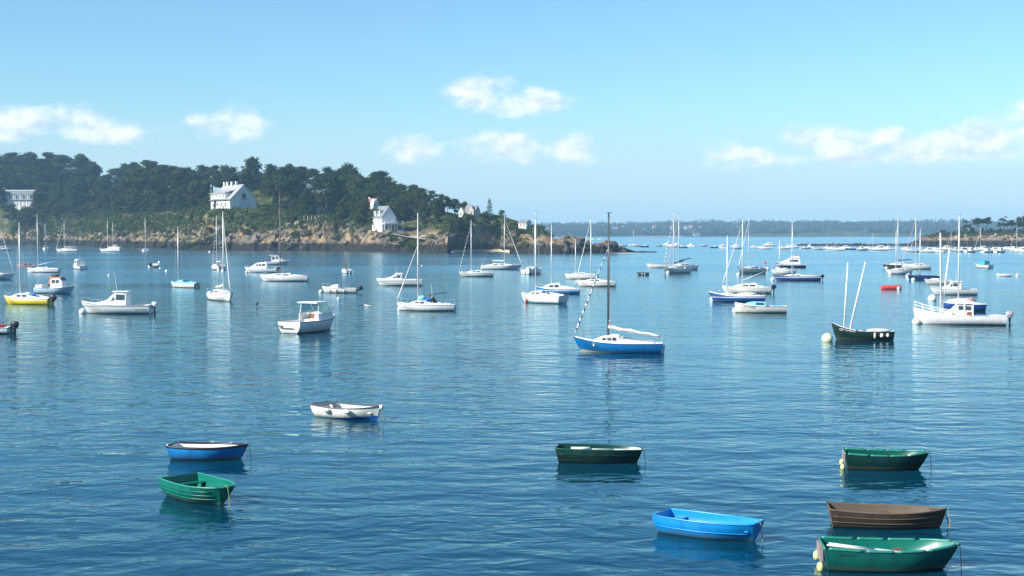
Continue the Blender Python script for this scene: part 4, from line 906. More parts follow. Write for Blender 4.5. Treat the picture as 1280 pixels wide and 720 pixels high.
def sailboat(label, px, py, L, th, top=WHT, bot=(.02, .04, .12), key='white', B=None, F=None, Fb=None, mast=(.06, 9, 'mast'), jb=None, boom=None, cab=(-.12, .28, .36), cabm='gel', deckm='gel', win=2, ob=None,
             stripe=None, zl=.05, tilt=0.0, tw=.7, rudder=True, lean=0.0, rails=True, rake=None, jx=.48, jt=.92, railcol='darkgrey', transom=None, cover_dodger=None, group=None, name='sailboat'):
    B = B or L * .36; F = F or .10 * L + .12; Fb = Fb or F * 1.32
    e = boat_root(name, label, 'sailboat', px, py, th, B, L, group)
    H = Hull(L, B, F, Fb, F * 1.02, .3, tw, 2.1, rake if rake is not None else L * .11, .25, mid=.4)
    hm = hullmat('hull_' + key, top, bot, zl, tilt, stripe, (F * .72, F * .84))
    hull_part(H, hm, e); transom_part(H, transom or hm, e); deck_part(H, deckm, e, (.09, .36), .3); rail_part(H, railcol, e, .022, -.015)
    xa, xb, hc = cab[0] * L, cab[1] * L, cab[2]; zb = F + .02
    cb = Cabin([(xa, B * .33, hc * 1.08), (xa + (xb - xa) * .4, B * .34, hc), (xa + (xb - xa) * .72, B * .27, hc * .8), (xb, B * .14, hc * .3)], zb, .84, (Fb - F) * .10)
    cp = cb.part(cabm, e)
    wl_ = (xb - xa) * .62 / max(win, 1)
    for s in (1, -1):
        for i in range(win): cb.window(cp, xa + .18 + i * wl_, xa + .18 + (i + .82) * wl_, .34, .82, s)
    MB().box(xa + .12, xa + .62, -.26, .26, zb + hc * 1.02, zb + hc * 1.16).build('hatch', cabm, cp)
    MB().box(xa - .03, xa + .0, -.28, .28, zb - .2, zb + hc * .86).build('companionway', 'glass', cp)
    for s in (1, -1):
        c0, c1 = H.P(.1, 1), H.P(max(.3, H.q(xa) - .005), 1); MB().prism([(c0[0], s * (c0[1] - .24), F), (c1[0], s * (c1[1] - .24), F), (c1[0], s * (c1[1] - .24), F + hc * .75), (c0[0], s * (c0[1] - .24), F + .1)], (0, s * .06, 0)).build('coaming', cabm, e)
    if mast:
        xm, zt, mm = mast[0] * L, mast[1], mast[2]; zd = zb + hc * .8 if xa < xm < xb else F
        mast_part(e, xm, zd - .15, zt, mm, .05 + .0025 * zt, lean); rig(e, H, xm, zt, F, True, lean)
        bx, bz = H.P(1, 1)[0] * jx / .5, H.P(1, 1)[2]
        if jb: jib(e, (bx, 0, bz + .25), (xm + .06 + lean * zt * jt, 0, zt * jt), jb[0], jb[1] if len(jb) > 1 else None, .04 + .0035 * zt)
        else: MB().tube([(bx, 0, bz), (xm + .05, 0, zt * .95)], .011, 4).build('forestay', 'grey', e)
        if boom: boom_part(e, xm, zb + hc + .45, boom[0] * L, zb + hc + .45 + boom[1], boom[2], boom[3] if len(boom) > 3 else 'mast')
    if rails: pulpit(H, e); stern_rail(H, e)
    if rudder: MB().prism([(-L / 2 + .06, -.025, F * .8), (-L / 2 - .14, -.025, F * .76), (-L / 2 + .0, -.025, -.3), (-L / 2 + .3, -.025, -.3)], (0, .05, 0)).build('rudder', 'gel', e)
    if ob: outboard(e, -L / 2 - .02, B * .2, F * .75, ob[1] if len(ob) > 1 else .8, ob[0], tilt=ob[2] if len(ob) > 2 else 0)
    mooring(e, H); return e, H
def motorboat(label, px, py, L, th, top=WHT, bot=(.03, .035, .05), key='mwhite', B=None, F=None, Fb=None, house=None, tf=.86, sidew=(), frontw=None, roof=None, housem='gel', roofm='gel', ck=(.08, .42), ob=None, stripe=None, sz=None, zl=.04,
              tw=.86, rail=True, railcol='darkgrey', cat='motorboat', name='motorboat', mast=None, deckm='gel', rake=None, group=None, tilt=0.0, ant=None):
    B = B or L * .37; F = F or .10 * L + .18; Fb = Fb or F * 1.35
    e = boat_root(name, label, cat, px, py, th, B, L, group); H = Hull(L, B, F, Fb, F, .3, tw, 2.5, rake if rake is not None else L * .13, .1, full=2.0)
    hm = hullmat('hull_' + key, top, bot, zl, tilt, stripe, sz or (F * .74, F * .86)); hull_part(H, hm, e); transom_part(H, hm, e); deck_part(H, deckm, e, ck, .28); rail_part(H, railcol, e, .025, -.02)
    if house:
        cb = Cabin([(x * L, w * B, h) for x, w, h in house], F + .02, tf, (Fb - F) * .08); cp = cb.part(housem, e, 'wheelhouse')
        for xa, xb, va, vb, *mm in sidew:
            for s in (1, -1): cb.window(cp, xa * L, xb * L, va, vb, s, *mm, rnd=.12, name='panel' if mm else 'window')
        if frontw: cb.front(cp, frontw[0] * L, frontw[1] * L)
        if roof:
            x0, x1, w, z = roof[0] * L, roof[1] * L, roof[2] * B, F + roof[3]
            MB().loft([[(x0, -w, z), (x0, w, z), (x0, w * .96, z + .07), (x0, 0, z + .11), (x0, -w * .96, z + .07)], [(x1, -w * .9, z), (x1, w * .9, z), (x1, w * .86, z + .06), (x1, 0, z + .09), (x1, -w * .86, z + .06)]], True, 0, True, True).build('roof', roofm, cp)
    if rail: pulpit(H, e, .6, .42)
    if ob: outboard(e, -L / 2 - .02, (ob[3] if len(ob) > 3 else 0), F * .8, ob[1], ob[0], tilt=ob[2] if len(ob) > 2 else 0)
    if ant: MB().tube([(ant[0] * L, .2, F + ant[1]), (ant[0] * L + ant[3], .2, F + ant[1] + ant[2])], [.016, .008], 5).build('antenna', 'gel', e)
    if mast: mast_part(e, mast[0] * L, F, mast[1], mast[2], .06, 0, False)
    mooring(e, H); return e, H
def buoy(px, py, r, label, mat='buoywhite', group=None):
    p = W(px, py); p.y += r * .5; e = empty('mooring_buoy', (p.x, p.y, 0)); MB().ell((0, 0, r * .45), (r, r, r * .98), 16, 10).build('float', mat, e, True)
    MB().tube([(r * .96, 0, r * .42), (0, r * .96, r * .42), (-r * .96, 0, r * .42), (0, -r * .96, r * .42), (r * .96, 0, r * .42)], r * .05, 5).build('collar', 'grey', e)
    pts = [(math.cos(a) * r * .2, 0, r * 1.45 + math.sin(a) * r * .2) for a in [i * math.pi / 5 for i in range(11)]]; MB().tube(pts, r * .05, 5).build('eye_ring', 'metal', e); return tag(e, label, 'buoy', group)
def lettering(parent, H, body, size, x0, z0, sg, mat, slope=0.0, name='lettering'):
    """flat registration letters laid on the hull side; sg=+1 reads towards -x on the +y side"""
    cu = bpy.data.curves.new('lettering', 'FONT'); cu.body = body; cu.size = size; to = bpy.data.objects.new('tmp', cu); COL.objects.link(to); bpy.context.view_layer.update()
    me = bpy.data.meshes.new_from_object(to); bpy.data.objects.remove(to); me.name = name
    for v in me.vertices:
        tx, ty = v.co.x, v.co.y; x = x0 - sg * tx; z = z0 + ty + slope * tx; v.co = (x, sg * (H.side(x, z) + .012), z)
    me.materials.clear(); me.materials.append(C(mat)); o = bpy.data.objects.new(name, me); COL.objects.link(o); o.parent = parent; return o
def fender(parent, x, y, z, r=.09, h=.24, mat='fender', flat=False):
    mb = MB()
    if flat: mb.ell((x, y, z), (h, r, r), 10, 8, 0, .8)
    else: mb.ell((x, y, z), (r, r, h), 10, 8, 0, .8)
    return mb.build('fender', mat, parent, True)

# ------------------------------------------------------------------ rowing boats in the foreground
def dinghy(label, px, py, L, th, B=1.3, F=.42, Fb=.55, Fs=None, outer='green', inner=None, rim=None, rimr=.03, tw=.82, bt=0., rake=.3, thw=(-.3, .02, .3), thwm=None, strake=(), bp=2.3, full=2.3, floor=.07, t=.035, name='rowing_boat', hm=None, line='rope', tr=None, keelx=True, segs=None):
    e = boat_root(name, label, 'rowing boat', px, py, th, B, L); H = Hull(L, B, F, Fb, Fs, .16, tw, bp, rake, .14, bt, full)
    hull_part(H, hm or outer, e, True, 20, 9); inner = inner or outer
    r = H.rings(20, 9, t, floor); mb = MB().loft(r); 
    mb.add(r[0], [tuple(range(len(r[0])))])
    if bt: mb.add(r[-1], [tuple(range(len(r[-1])))])
    mb.build('inner_hull', inner, e, True)
    transom_part(H, tr or hm or outer, e)
    rim = rim or outer
    if segs:
        for s in (1, -1):
            for a, b in segs: MB().tube(sheer(H, a, b, 8, .012, -.01, s), rimr, 8).build('gunwale', rim, e, True)
    else:
        for s in (1, -1): MB().tube(sheer(H, 0, 1, 22, .0, -.01, s), rimr, 8).build('gunwale', rim, e, True)
    x, b, z = H.P(0, 1); MB().tube([(x + .01, -b, z), (x + .01, b, z)], rimr * .9, 6).build('transom_cap', rim, e, True)
    if bt: x, b, z = H.P(1, 1); MB().tube([(x - .01, -b, z), (x - .01, b, z)], rimr, 6).build('bow_cap', rim, e, True)
    else: MB().prism([(H.P(.86, 1)[0], -H.P(.86, 1)[1] * .9, H.h(.86) - .03), (L / 2 - .03, 0, H.h(1) - .02), (H.P(.86, 1)[0], H.P(.86, 1)[1] * .9, H.h(.86) - .03)], (0, 0, .025)).build('breasthook', rim, e)
    for k in thw:
        q = k + .5; hb = H.hb(q) * .93; zz = F * .62; hb = min(hb, H.side(k * L, zz) - t * .7) if q < .85 else hb * .8
        MB().prism([(k * L - .12, -hb, zz), (k * L + .12, -hb, zz), (k * L + .12, hb, zz), (k * L - .12, hb, zz)], (0, 0, .03)).build('thwart', thwm or inner, e)
    for zf, mt in strake:
        for s in (1, -1):
            pts = []
            for i in range(15):
                q = .03 + .93 * i / 14; z = .02 + (H.h(q) - .02) * zf; x = -L / 2 + L * q - (rake * .5 * sst(.5, 1, q)); pts.append((x, s * (H.side(x, z) + .004), z))
            MB().tube(pts, .014, 5).build('strake', mt, e, True)
    if line: x, b, z = H.P(1, 1); MB().tube([(x - .1, .0, z + .03), (x + .05, .0, z), (x + .09, .02, z * .4), (x + .11, .03, -.12)], .012, 5).build('painter', line, e)
    return e, H
def rowlock(e, H, x, s, mat='grey', r=.011, h=.05):
    q = H.q(x); y = s * (H.hb(q) - .02); z = H.h(q); MB().tube([(x, y, z), (x, y, z + h)], r, 6).tube([(x - .05, y, z + h + .04), (x - .04, y, z + h), (x + .04, y, z + h), (x + .05, y, z + h + .04)], r * .8, 5).build('rowlock', mat, e)
def oar(root, p0, p1, label, mat='gel', r=.022, blade=.16):
    M = root.matrix_basis; a = M @ Vector(p0); b = M @ Vector(p1); d = (b - a).normalized(); e = empty('oar', a); 
    Lr = (b - a).length; MB().tube([(0, 0, 0), tuple(d * (Lr - .55))], r, 7).build('shaft', mat, e, True)
    sd = d.cross(Vector((0, 0, 1))).normalized(); c = d * (Lr - .58); f_ = d * Lr
    MB().loft([[tuple(c - sd * .03 + Vector((0, 0, -.012))), tuple(c + sd * .03 + Vector((0, 0, -.012))), tuple(c + sd * .03 + Vector((0, 0, .02))), tuple(c - sd * .03 + Vector((0, 0, .02)))],
               [tuple(d * (Lr - .3) - sd * blade * .5), tuple(d * (Lr - .3) + sd * blade * .5), tuple(d * (Lr - .3) + sd * blade * .5 + Vector((0, 0, .015))), tuple(d * (Lr - .3) - sd * blade * .5 + Vector((0, 0, .015)))],
               [tuple(f_ - sd * blade * .45), tuple(f_ + sd * blade * .45), tuple(f_ + sd * blade * .45 + Vector((0, 0, .012))), tuple(f_ - sd * blade * .45 + Vector((0, 0, .012)))]], True, 0, True, True).build('blade', mat, e)
    return tag(e, label, 'oar')
bpy.context.view_layer.update()
e, H = dinghy('white rowing boat with black rim and blue bottom', 436, 527, 3.35, -32, 1.35, .46, .60, .52, hm=hullmat('hull_d1', (.74, .73, .66), (.01, .08, .35), .06, .085, grime=.35), inner='gel', rim='darkgrey', rimr=.032, tw=.85, bt=.12, rake=.25, thw=(-.38, -.02, .36), thwm='gel')
for q, s in ((.3, -1), (.62, -1)): x, y, z = H.P(q, 1); fender(e, x, s * (y + .09), z - .1, .085, .2, flat=True)
x, y, z = H.P(1, 1); fender(e, x + .03, 0, z - .03, .1, .1)
MB().box(-1.5, -1.05, -.5, .5, .5, .53).build('stern_cover', 'darkgrey', e)
e, H = dinghy('blue rowing boat with black rim and white inside', 260, 577, 2.75, -6, 1.28, .44, .5, .47, hm=hullmat('hull_d2', (.010, .19, .48), (.10, .11, .07), .03, 0, grime=.5, wear=.3), inner='gel', rim='black', rimr=.042, tw=.8, rake=.34, thw=(-.3, .05), thwm='gel', line='rope')
for x in (-.1, .62): rowlock(e, H, x, 1, 'gel')
MB().ell((-1.42, -.25, .47), (.05, .05, .05), 10, 6).build('stern_eye', 'gel', e, True)
x, y, z = H.P(.96, 1); MB().tube([(x, -.05, z), (x + .02, -.12, z * .5), (x + .06, -.14, -.05)], .01, 5).build('painter', 'rope', e)
e, H = dinghy('green clinker rowing boat with empty hull, yellow-green painter at its bow', 250, 636, 2.85, -48, 1.45, .54, .58, .56, hm=hullmat('hull_d3', (.004, .135, .10), (.01, .05, .03), .02, 0, grime=.5, wear=.35), inner='green', rim='greenlight', rimr=.026, tw=.92, bt=.34, rake=.34, bp=2.8, thw=(-.36, .08), strake=((.3, 'green'), (.52, 'green'), (.75, 'green')), line='greenrope')
e, H = dinghy('dark green rowing boat with white oars laid inside', 750, 581, 2.95, -8, 1.3, .48, .46, .5, hm=hullmat('hull_d4', (.008, .035, .028), (.006, .02, .012), .03, 0, grime=.4, wear=.4), inner='greendeep', rim='greenpool', rimr=.026, tw=.9, bt=.42, rake=.2, strake=((.62, 'greendeep'),), thw=(-.34, .34))
bpy.context.view_layer.update()
oar(e, (-.95, -.34, .47), (1.1, -.26, .47), 'white oar along the near side of the dark green boat'); MB().tube([(-.95, -.34, .48), (-.3, -.34, .5)], .055, 8).build('rolled_cover', 'gel', e, True)
e, H = dinghy('deep green moulded rowing boat with short painter and grey transom pad', 1110, 590, 2.75, -9, 1.3, .50, .58, .54, hm=hullmat('hull_d5', (.001, .022, .018), (.004, .015, .01), .03, 0, grime=.4, wear=.35), inner='greenpool', rim='greenlight', rimr=.034, tw=.88, bt=.2, rake=.34, bp=3.0, full=3.2, segs=((.03, .27), (.3, .5), (.53, .73), (.76, .97)), thw=(-.3, .1), thwm='palewood')  # outer hull colour darkened to stand in for shade on its side
for x in (-.75, -.2): rowlock(e, H, x, 1, 'greendeep')
MB().box(-1.42, -1.36, -.3, .3, .22, .56).build('transom_pad', 'padgrey', e)
for y, z in ((.1, .16), (-.35, .06)): MB().ell((-1.44, y, z), (.075, .075, .11), 10, 8).build('float', 'floatyellow', e, True)
e, H = dinghy('bright blue plastic pram dinghy with square bow', 888, 681, 2.78, -33, 1.22, .46, .5, .48, hm=hullmat('hull_d6', (.004, .22, .56), (.03, .10, .06), .02, 0, grime=.5, wear=.22), inner='brightblue', rim='brightblue', rimr=.024, tw=.86, bt=.62, rake=.14, bp=2.0, strake=((.42, 'brightblue'),), thw=(-.36, .40), thwm='brightblue2')
MB().box(-.75, .6, -.54, -.36, .36, .40).build('side_bench', 'brightblue', e)
e, H = dinghy('weathered brown wooden rowing boat', 1112, 665, 3.1, -8, 1.25, .46, .52, .52, hm=hullmat('hull_d7', (.034, .019, .009), (.02, .012, .008), .05, 0, grime=.3, wear=.6, rough=.8), inner='palewood', rim='palewood', rimr=.024, tw=.88, rake=.22, bp=2.6, tr='palewood', thw=(-.02,), thwm='palewood', strake=((.35, 'oldwood'), (.66, 'oldwood')), line='rope')  # transom coloured paler than the sides to carry the sunlight falling on it
MB().tube([(1.5, .04, .45), (1.6, .05, .2), (1.6, .06, -.1)], .02, 5).build('painter', 'rope', e)
e, H = dinghy('green moulded rowing boat with two yellow floats at its stern and white oars', 1115, 719, 3.15, -5, 1.4, .52, .62, .56, hm=hullmat('hull_d8', (.002, .080, .064), (.006, .03, .02), .04, 0, grime=.4, wear=.3), inner='green', rim='greenlight', rimr=.036, tw=.88, bt=.2, rake=.36, bp=3.0, full=3.2, segs=((.03, .27), (.3, .5), (.53, .73), (.76, .97)), thw=(-.28, .1), thwm='palewood')
for x in (-.8, -.55, -.2): rowlock(e, H, x, 1, 'green')
MB().box(-1.64, -1.57, -.32, .32, .2, .56).build('transom_pad', 'padgrey', e)
for y, z in ((.3, .2), (-.38, .08)): MB().ell((-1.64, y, z), (.085, .085, .125), 10, 8).build('float', 'floatyellow', e, True)
lettering(e, H, 'MEILLIERE   M', .075, -1.28, .41, -1, 'black')
bpy.context.view_layer.update()
oar(e, (-1.5, -.45, .62), (.35, -.12, .36), 'white oar slanting into the green moulded boat, shaft on the transom'); oar(e, (-1.42, -.2, .6), (.25, .1, .36), 'white oar lying deeper in the green moulded boat')

# ------------------------------------------------------------------ the moored fleet
BL = (.004, .135, .36); NV = (.012, .035, .13); RD = (.35, .03, .025); GY = (.50, .52, .50); AG = (.03, .08, .06); DK = (.03, .03, .04)
STRIPE = ('gel', 'navy')
# blue sloop in the middle of the bay
e, H = sailboat('blue-hulled sloop with black mast and striped furled jib', 773, 442, 5.95, 171, BL, (.44, .42, .36), 's1', 2.2, .62, .98, (.11, 9.2, 'mastblack'), STRIPE, (-.46, -.55, 'canvas', 'mast'), (-.02, .26, .46), win=3, zl=-.02, tilt=.055, jt=.74, railcol='navy')
MB().prism([(1.62, H.side(1.62, .5) + .01, .42), (1.5, H.side(1.5, .5) + .01, .42), (1.6, H.side(1.58, .6) + .012, .66)], (0, .008, 0)).build('sail_emblem', 'gel', e)
# yellow sloop
e, H = sailboat('yellow-hulled sloop with white deck and black outboard', 34, 381, 6.0, 165, (.78, .60, .015), (.05, .05, .045), 's11', 2.2, .62, .88, (.16, 9.0, 'mast'), None, None, (-.08, .33, .58), win=2, zl=.02, ob=('black', 1.15, R(-25)), stripe=(.8, .8, .78), transom='yellow', railcol='gel')
MB().ell((-.75, .35, 1.0), (.5, .35, .22), 12, 6).build('cockpit_cover', 'tarp_blue', e, True)
# left edge sloop
sailboat('pale sloop with navy sail cover on its boom, bow to the yellow sloop', -9, 350, 7.6, -6, (.66, .72, .76), NV, 's10', 2.5, .86, 1.15, (.02, 13.2, 'mast'), ('greywhite',), (-.44, .1, 'navy'), (-.2, .25, .4), jt=.93)
# others on the left
sailboat('white sloop with bare boom raised and red boot line', 54, 341, 6.6, 176, WHT, RD, 's9', 2.3, .72, .95, (.16, 11.6, 'mast'), None, (-.38, .75, None, 'gel'), (-.16, .26, .36), win=2, zl=.06, lean=.008)
sailboat('white yacht with white covered boom close under the ochre scar', 84, 315, 9.4, 176, WHT, NV, 's7', 3.0, 1.0, 1.3, (.12, 13.2, 'mast'), ('gel',), (-.4, .05, 'canvas'), (-.2, .25, .45))
sailboat('white yacht with furled jib moored below the brown bracken bank', 138, 315, 9.2, 172, WHT, NV, 's6', 3.0, 1.0, 1.3, (.12, 14.0, 'mast'), ('grey',), (-.3, .05, 'canvas'), (-.2, .25, .45))
sailboat('white yacht with grey mast anchored just behind another yacht', 143, 312, 8.5, 150, WHT, NV, 's6b', 2.8, 1.0, 1.3, (.1, 13.4, 'mast'), None, (-.3, .05, 'canvas'), (-.2, .25, .45))
sailboat('white yacht seen end-on with blue cockpit cover, close to the rocks', 182, 315.5, 9, 108, WHT, NV, 's5', 3.1, 1.0, 1.3, (.1, 14.2, 'mast'), None, (-.42, .05, 'tarp_blue'), (-.2, .25, .45))
sailboat('small white yacht seen end-on near the western shore', 57, 313, 7, 118, WHT, NV, 's8', 2.6, .95, 1.2, (.1, 12.0, 'mast'), None, None, (-.2, .25, .45))
motorboat('white cabin boat at the foot of the dark wooded bank', 5, 313.5, 6.5, 15, WHT, NV, 'm13', house=((-.2, .36, 1.0), (.1, .36, 1.0), (.24, .3, .4), (.38, .16, .1)), sidew=((-.15, .07, .4, .85),), frontw=(.11, .22))
sailboat('white sloop with low furled mainsail, bow towards the blue-decked sloop', 277, 377, 6.9, -62, WHT, AG, 's2', 2.5, .82, 1.08, (.10, 10.4, 'mast'), ('canvas',), (-.36, -.3, 'canvas'), (-.18, .28, .4))
sailboat('small sloop with sky-blue deck and cabin', 230, 360, 5.0, 152, (.74, .74, .70), DK, 's3', 2.1, .62, .85, (.22, 8.8, 'mast'), None, None, (-.02, .28, .4), cabm='skyblue', deckm='skyblue', railcol='skyblue', rails=False, win=1, ob=('darkgrey', .6))
sailboat('white sloop with dark green bottom beside two round buoys', 272, 338, 7, 118, WHT, (.02, .06, .04), 's4', 2.5, .85, 1.1, (.1, 11.6, 'mast'), ('green', 'gel'), (-.3, .1, 'canvas'), zl=.2)
sailboat('long white yacht with brown mast and spray hood', 355, 352, 8.0, 178, WHT, DK, 's8m', 2.7, .82, 1.1, (.08, 12.2, 'brownmast'), None, (-.42, .45, None, 'brownmast'), (-.14, .34, .46), win=2)
e = sailboat('small white sailing dinghy with brown mast, stern to a round buoy', 433, 342, 4.6, 112, WHT, DK, 's11m', 1.9, .6, .8, (.12, 4.4, 'brownmast'), None, None, (.05, .3, .25), win=1, rails=False)
# centre
e, H = sailboat('white sloop with blue covers and a figure in its cockpit', 532, 389, 6.0, 178, (.76, .78, .78), DK, 's12', 2.2, .62, .86, (.13, 9.9, 'mast'), ('canvas',), (-.36, .35, None, 'black'), (-.02, .28, .38), cabm='gel', win=2, jt=.66, rudder=True)
MB().ell((-.1, 0, 1.12), (.62, .45, .22), 12, 6).build('tarpaulin', 'tarp_blue', e, True); MB().ell((.35, .2, 1.3), (.4, .3, .28), 12, 6).build('sail_bag', 'skyblue', e, True)
MB().tube([(-.75, .2, .6), (-.6, .2, 2.6)], .02, 5).build('pole', 'gel', e); MB().tube([(-1.9, .1, 1.0), (-1.9, .1, 2.3)], .015, 5).build('pole', 'darkgrey', e); PERS = [(e, 'boat12')]; PE12 = e
sailboat('pale green-grey sloop with blue striped furled jib', 595, 346, 6.2, 186, (.60, .66, .60), AG, 's13', 2.2, .72, .95, (.14, 10.2, 'mast'), STRIPE, None, (-.14, .26, .38), win=2)
sailboat('white sloop with humped white sail cover, bow to the rocky point', 627, 337, 8.8, -4, WHT, (.1, .1, .12), 's14', 2.9, .86, 1.1, (.07, 11.8, 'mast'), ('gel',), (-.22, .1, 'gel'), (-.22, .26, .42), stripe=(.35, .37, .4))
sailboat('white yacht seen stern-on with radar on its backstay pole', 667, 343, 7.4, 62, WHT, DK, 's15', 2.6, .9, 1.1, (.08, 10.6, 'mast'), None, None, (-.2, .25, .45))
e, H = sailboat('broad white sloop with blue waterline, open companionway and red fender', 678, 380, 5.6, 148, WHT, (.02, .30, .42), 's16', 2.5, .85, 1.1, (.16, 10.2, 'mast'), None, None, (-.04, .3, .5), zl=.1, ob=None, tw=.92)
fender(e, 1.9, H.side(1.9, .3) + .1, .25, .12, .3, 'red')
sailboat('white-decked sloop with bright blue hull and raised cabin', 697, 367.5, 5.7, 178, (.012, .22, .55), DK, 's17', 2.3, .6, .9, (.14, 9.0, 'mast'), None, None, (-.06, .34, .7), stripe=(.8, .8, .78), win=2, tw=.85)
sailboat('white sloop with short mast and a bowsprit pole', 727, 349, 5.8, 176, WHT, DK, 's18', 2.1, .7, .9, (.18, 6.8, 'mast'), None, None, (-.1, .28, .36))
sailboat('cream-white sloop with leaning furled jib, low cabin and dark windows', 745, 358.5, 5.8, 176, (.74, .72, .66), DK, 's19', 2.2, .72, .98, (.13, 10.0, 'mast'), ('canvas',), None, (-.12, .3, .36), jt=.97)
# right of centre
motorboat('white open launch half hidden behind a moored yacht', 823, 335, 5.4, 178, WHT, RD, 'm20', house=None, rail=False, zl=.06)
sailboat('white yacht with blue dashed jib and navy sail covers', 845, 342, 7.4, 222, (.78, .78, .74), AG, 's21', 2.6, .95, 1.2, (.1, 12.0, 'mast'), STRIPE, (-.3, .5, 'navy'), (-.2, .25, .42))
sailboat('white yacht with rosy furled jib close behind its neighbour', 852, 338, 7.4, 206, WHT, NV, 's22', 2.6, .95, 1.2, (.1, 11.8, 'mast'), ('pink',), (-.3, .6, 'navy'), (-.2, .25, .42))
e, H = sailboat('cream yacht with red and white flag at its stern', 939, 342, 7.0, 215, (.72, .69, .60), AG, 's23', 2.4, .92, 1.2, (.1, 11.0, 'mast'), ('canvas',), None, (-.2, .25, .42))
MB().tube([(-3.3, 0, .9), (-3.7, 0, 2.4)], .015, 5).build('flagpole', 'gel', e); MB().prism([(-3.6, 0, 2.3), (-3.5, .7, 2.2), (-3.45, .65, 1.7), (-3.5, 0, 1.75)], (.01, .0, 0)).build('flag', 'red', e)
e, H = sailboat('blue-hulled boat with white bulwark, short mast and long bow rail', 921, 377.5, 6.4, 176, (.02, .10, .34), AG, 's24', 2.3, .66, 1.15, (.17, 7.6, 'gel'), None, None, (.08, .3, .25), stripe=(.8, .8, .78), railcol='gel', ob=None, win=1)
MB().ell((-1.2, 0, .85), (1.2, .7, .2), 12, 6).build('cockpit_cover', 'canvas', e, True)
sailboat('white sloop with boom raised high and black outboard', 933, 367, 6.4, 177, (.76, .75, .68), (.12, .03, .02), 's25', 2.3, .76, 1.0, (.08, 9.8, 'mast'), ('canvas',), (-.36, 1.1, None, 'gel'), (-.2, .26, .5), ob=('black', 1.0), win=2)
e, H = motorboat('cream half-decked boat with sky-blue cabin top', 951, 391.5, 5.1, 177, (.70, .69, .62), (.02, .05, .04), 'm38', 2.0, .66, 1.02, house=((-.08, .34, .42), (.12, .34, .42), (.24, .26, .3), (.34, .12, .05)), housem='skyblue', sidew=((-.05, .1, .3, .85),), frontw=None, rail=False, railcol='black', rake=.25)
MB().box(-2.2, -1.3, -.7, .7, .62, .7).build('stern_bench', 'skyblue', e); lettering(e, H, 'SM 776050', .26, 1.75, .55, 1, 'black', -.09)
sailboat('long blue-hulled sloop with brown gear on deck and outboard', 996, 351, 7.8, 178, (.015, .10, .34), (.25, .08, .05), 's26', 2.4, .7, 1.0, (.1, 10.0, 'mast'), None, None, (-.08, .26, .32), stripe=(.8, .8, .78), ob=('black', .9), deckm='tan', tw=.6)
e, H = motorboat('dark blue cruiser with white flybridge and red cushion', 988, 335, 6.8, 178, (.015, .05, .16), DK, 'm27', house=((-.3, .38, 1.3), (.06, .38, 1.3), (.18, .34, .8), (.36, .2, .2)), sidew=((-.24, .04, .45, .85),), frontw=(.07, .16), stripe=(.8, .8, .78), sz=(.62, .8))
MB().box(-1.9, -.2, -.8, .8, 2.2, 2.7).build('flybridge', 'gel', e); MB().box(-1.6, -1.1, -.5, .5, 2.7, 2.95).build('cushion', 'red', e)
sailboat('small white sloop with stout white mast beside the dark blue cruiser', 979, 343, 4.8, 190, WHT, DK, 's28', 2.0, .7, .95, (.16, 6.6, 'gel'), None, None, (-.14, .26, .42), win=1)
sailboat('black-hulled yacht with white deck and navy sail cover', 1122, 336, 6.6, 176, (.02, .022, .03), RD, 's29', 2.4, .85, 1.05, (.0, 12.2, 'mast'), None, (-.44, .2, 'navy'), (-.2, .25, .4))
sailboat('white sloop with hatch cover, bow to a pair of round buoys', 1123, 343, 5.4, 196, WHT, AG, 's30', 2.1, .78, 1.0, (.1, 8.6, 'mast'), None, None, (-.2, .25, .36))
sailboat('white sloop with rosy furled jib moored behind the navy half-decker', 1145, 337, 6.4, 182, (.74, .74, .68), AG, 's31', 2.4, .85, 1.05, (.02, 11.4, 'mast'), ('pink',), None, (-.24, .25, .4))
sailboat('navy half-decked boat with thin mast', 1155, 350, 5.6, 176, NV, DK, 's32', 2.0, .6, .9, (.12, 8.6, 'mast'), None, None, (.1, .28, .2), win=1, rails=False, railcol='navy', cabm='navy', deckm='navy')
motorboat('grey-white day boat with tan boot line between navy boat and fishing boats', 1173, 355.5, 4.2, 178, (.62, .63, .6), (.3, .18, .1), 'm33', house=((.0, .3, .3), (.18, .28, .3), (.34, .14, .08)), rail=False, zl=.08)
e, H = motorboat('grey-white fishing launch with low windowed wheelhouse', 1192, 369, 5.8, 177, (.62, .66, .66), DK, 'm34', 2.1, .72, 1.05, house=((-.14, .33, .95), (.06, .33, .95), (.16, .29, .4), (.24, .2, .1)), sidew=((-.1, .03, .42, .9), (.045, .09, .42, .8)), frontw=(.07, .145), roof=(-.16, .07, .36, .96), ant=(-.06, 1.0, 1.6, .1), cat='fishing boat', name='fishing_boat', stripe=(.8, .8, .78))
e, H = sailboat('dark blue sloop under a white cover, behind the big white fishing boat', 1205, 389.5, 4.3, 176, (.012, .06, .24), DK, 's35', 2.0, .7, .9, (.12, 9.7, 'mast'), None, None, (-.2, .25, .3), win=0, rails=False)
MB().ell((.2, 0, .95), (1.5, .75, .35), 14, 6).build('boat_cover', 'canvas', e, True); MB().ell((-.5, .3, 1.22), (.55, .3, .16), 10, 6).build('cushion', 'pink', e, True)
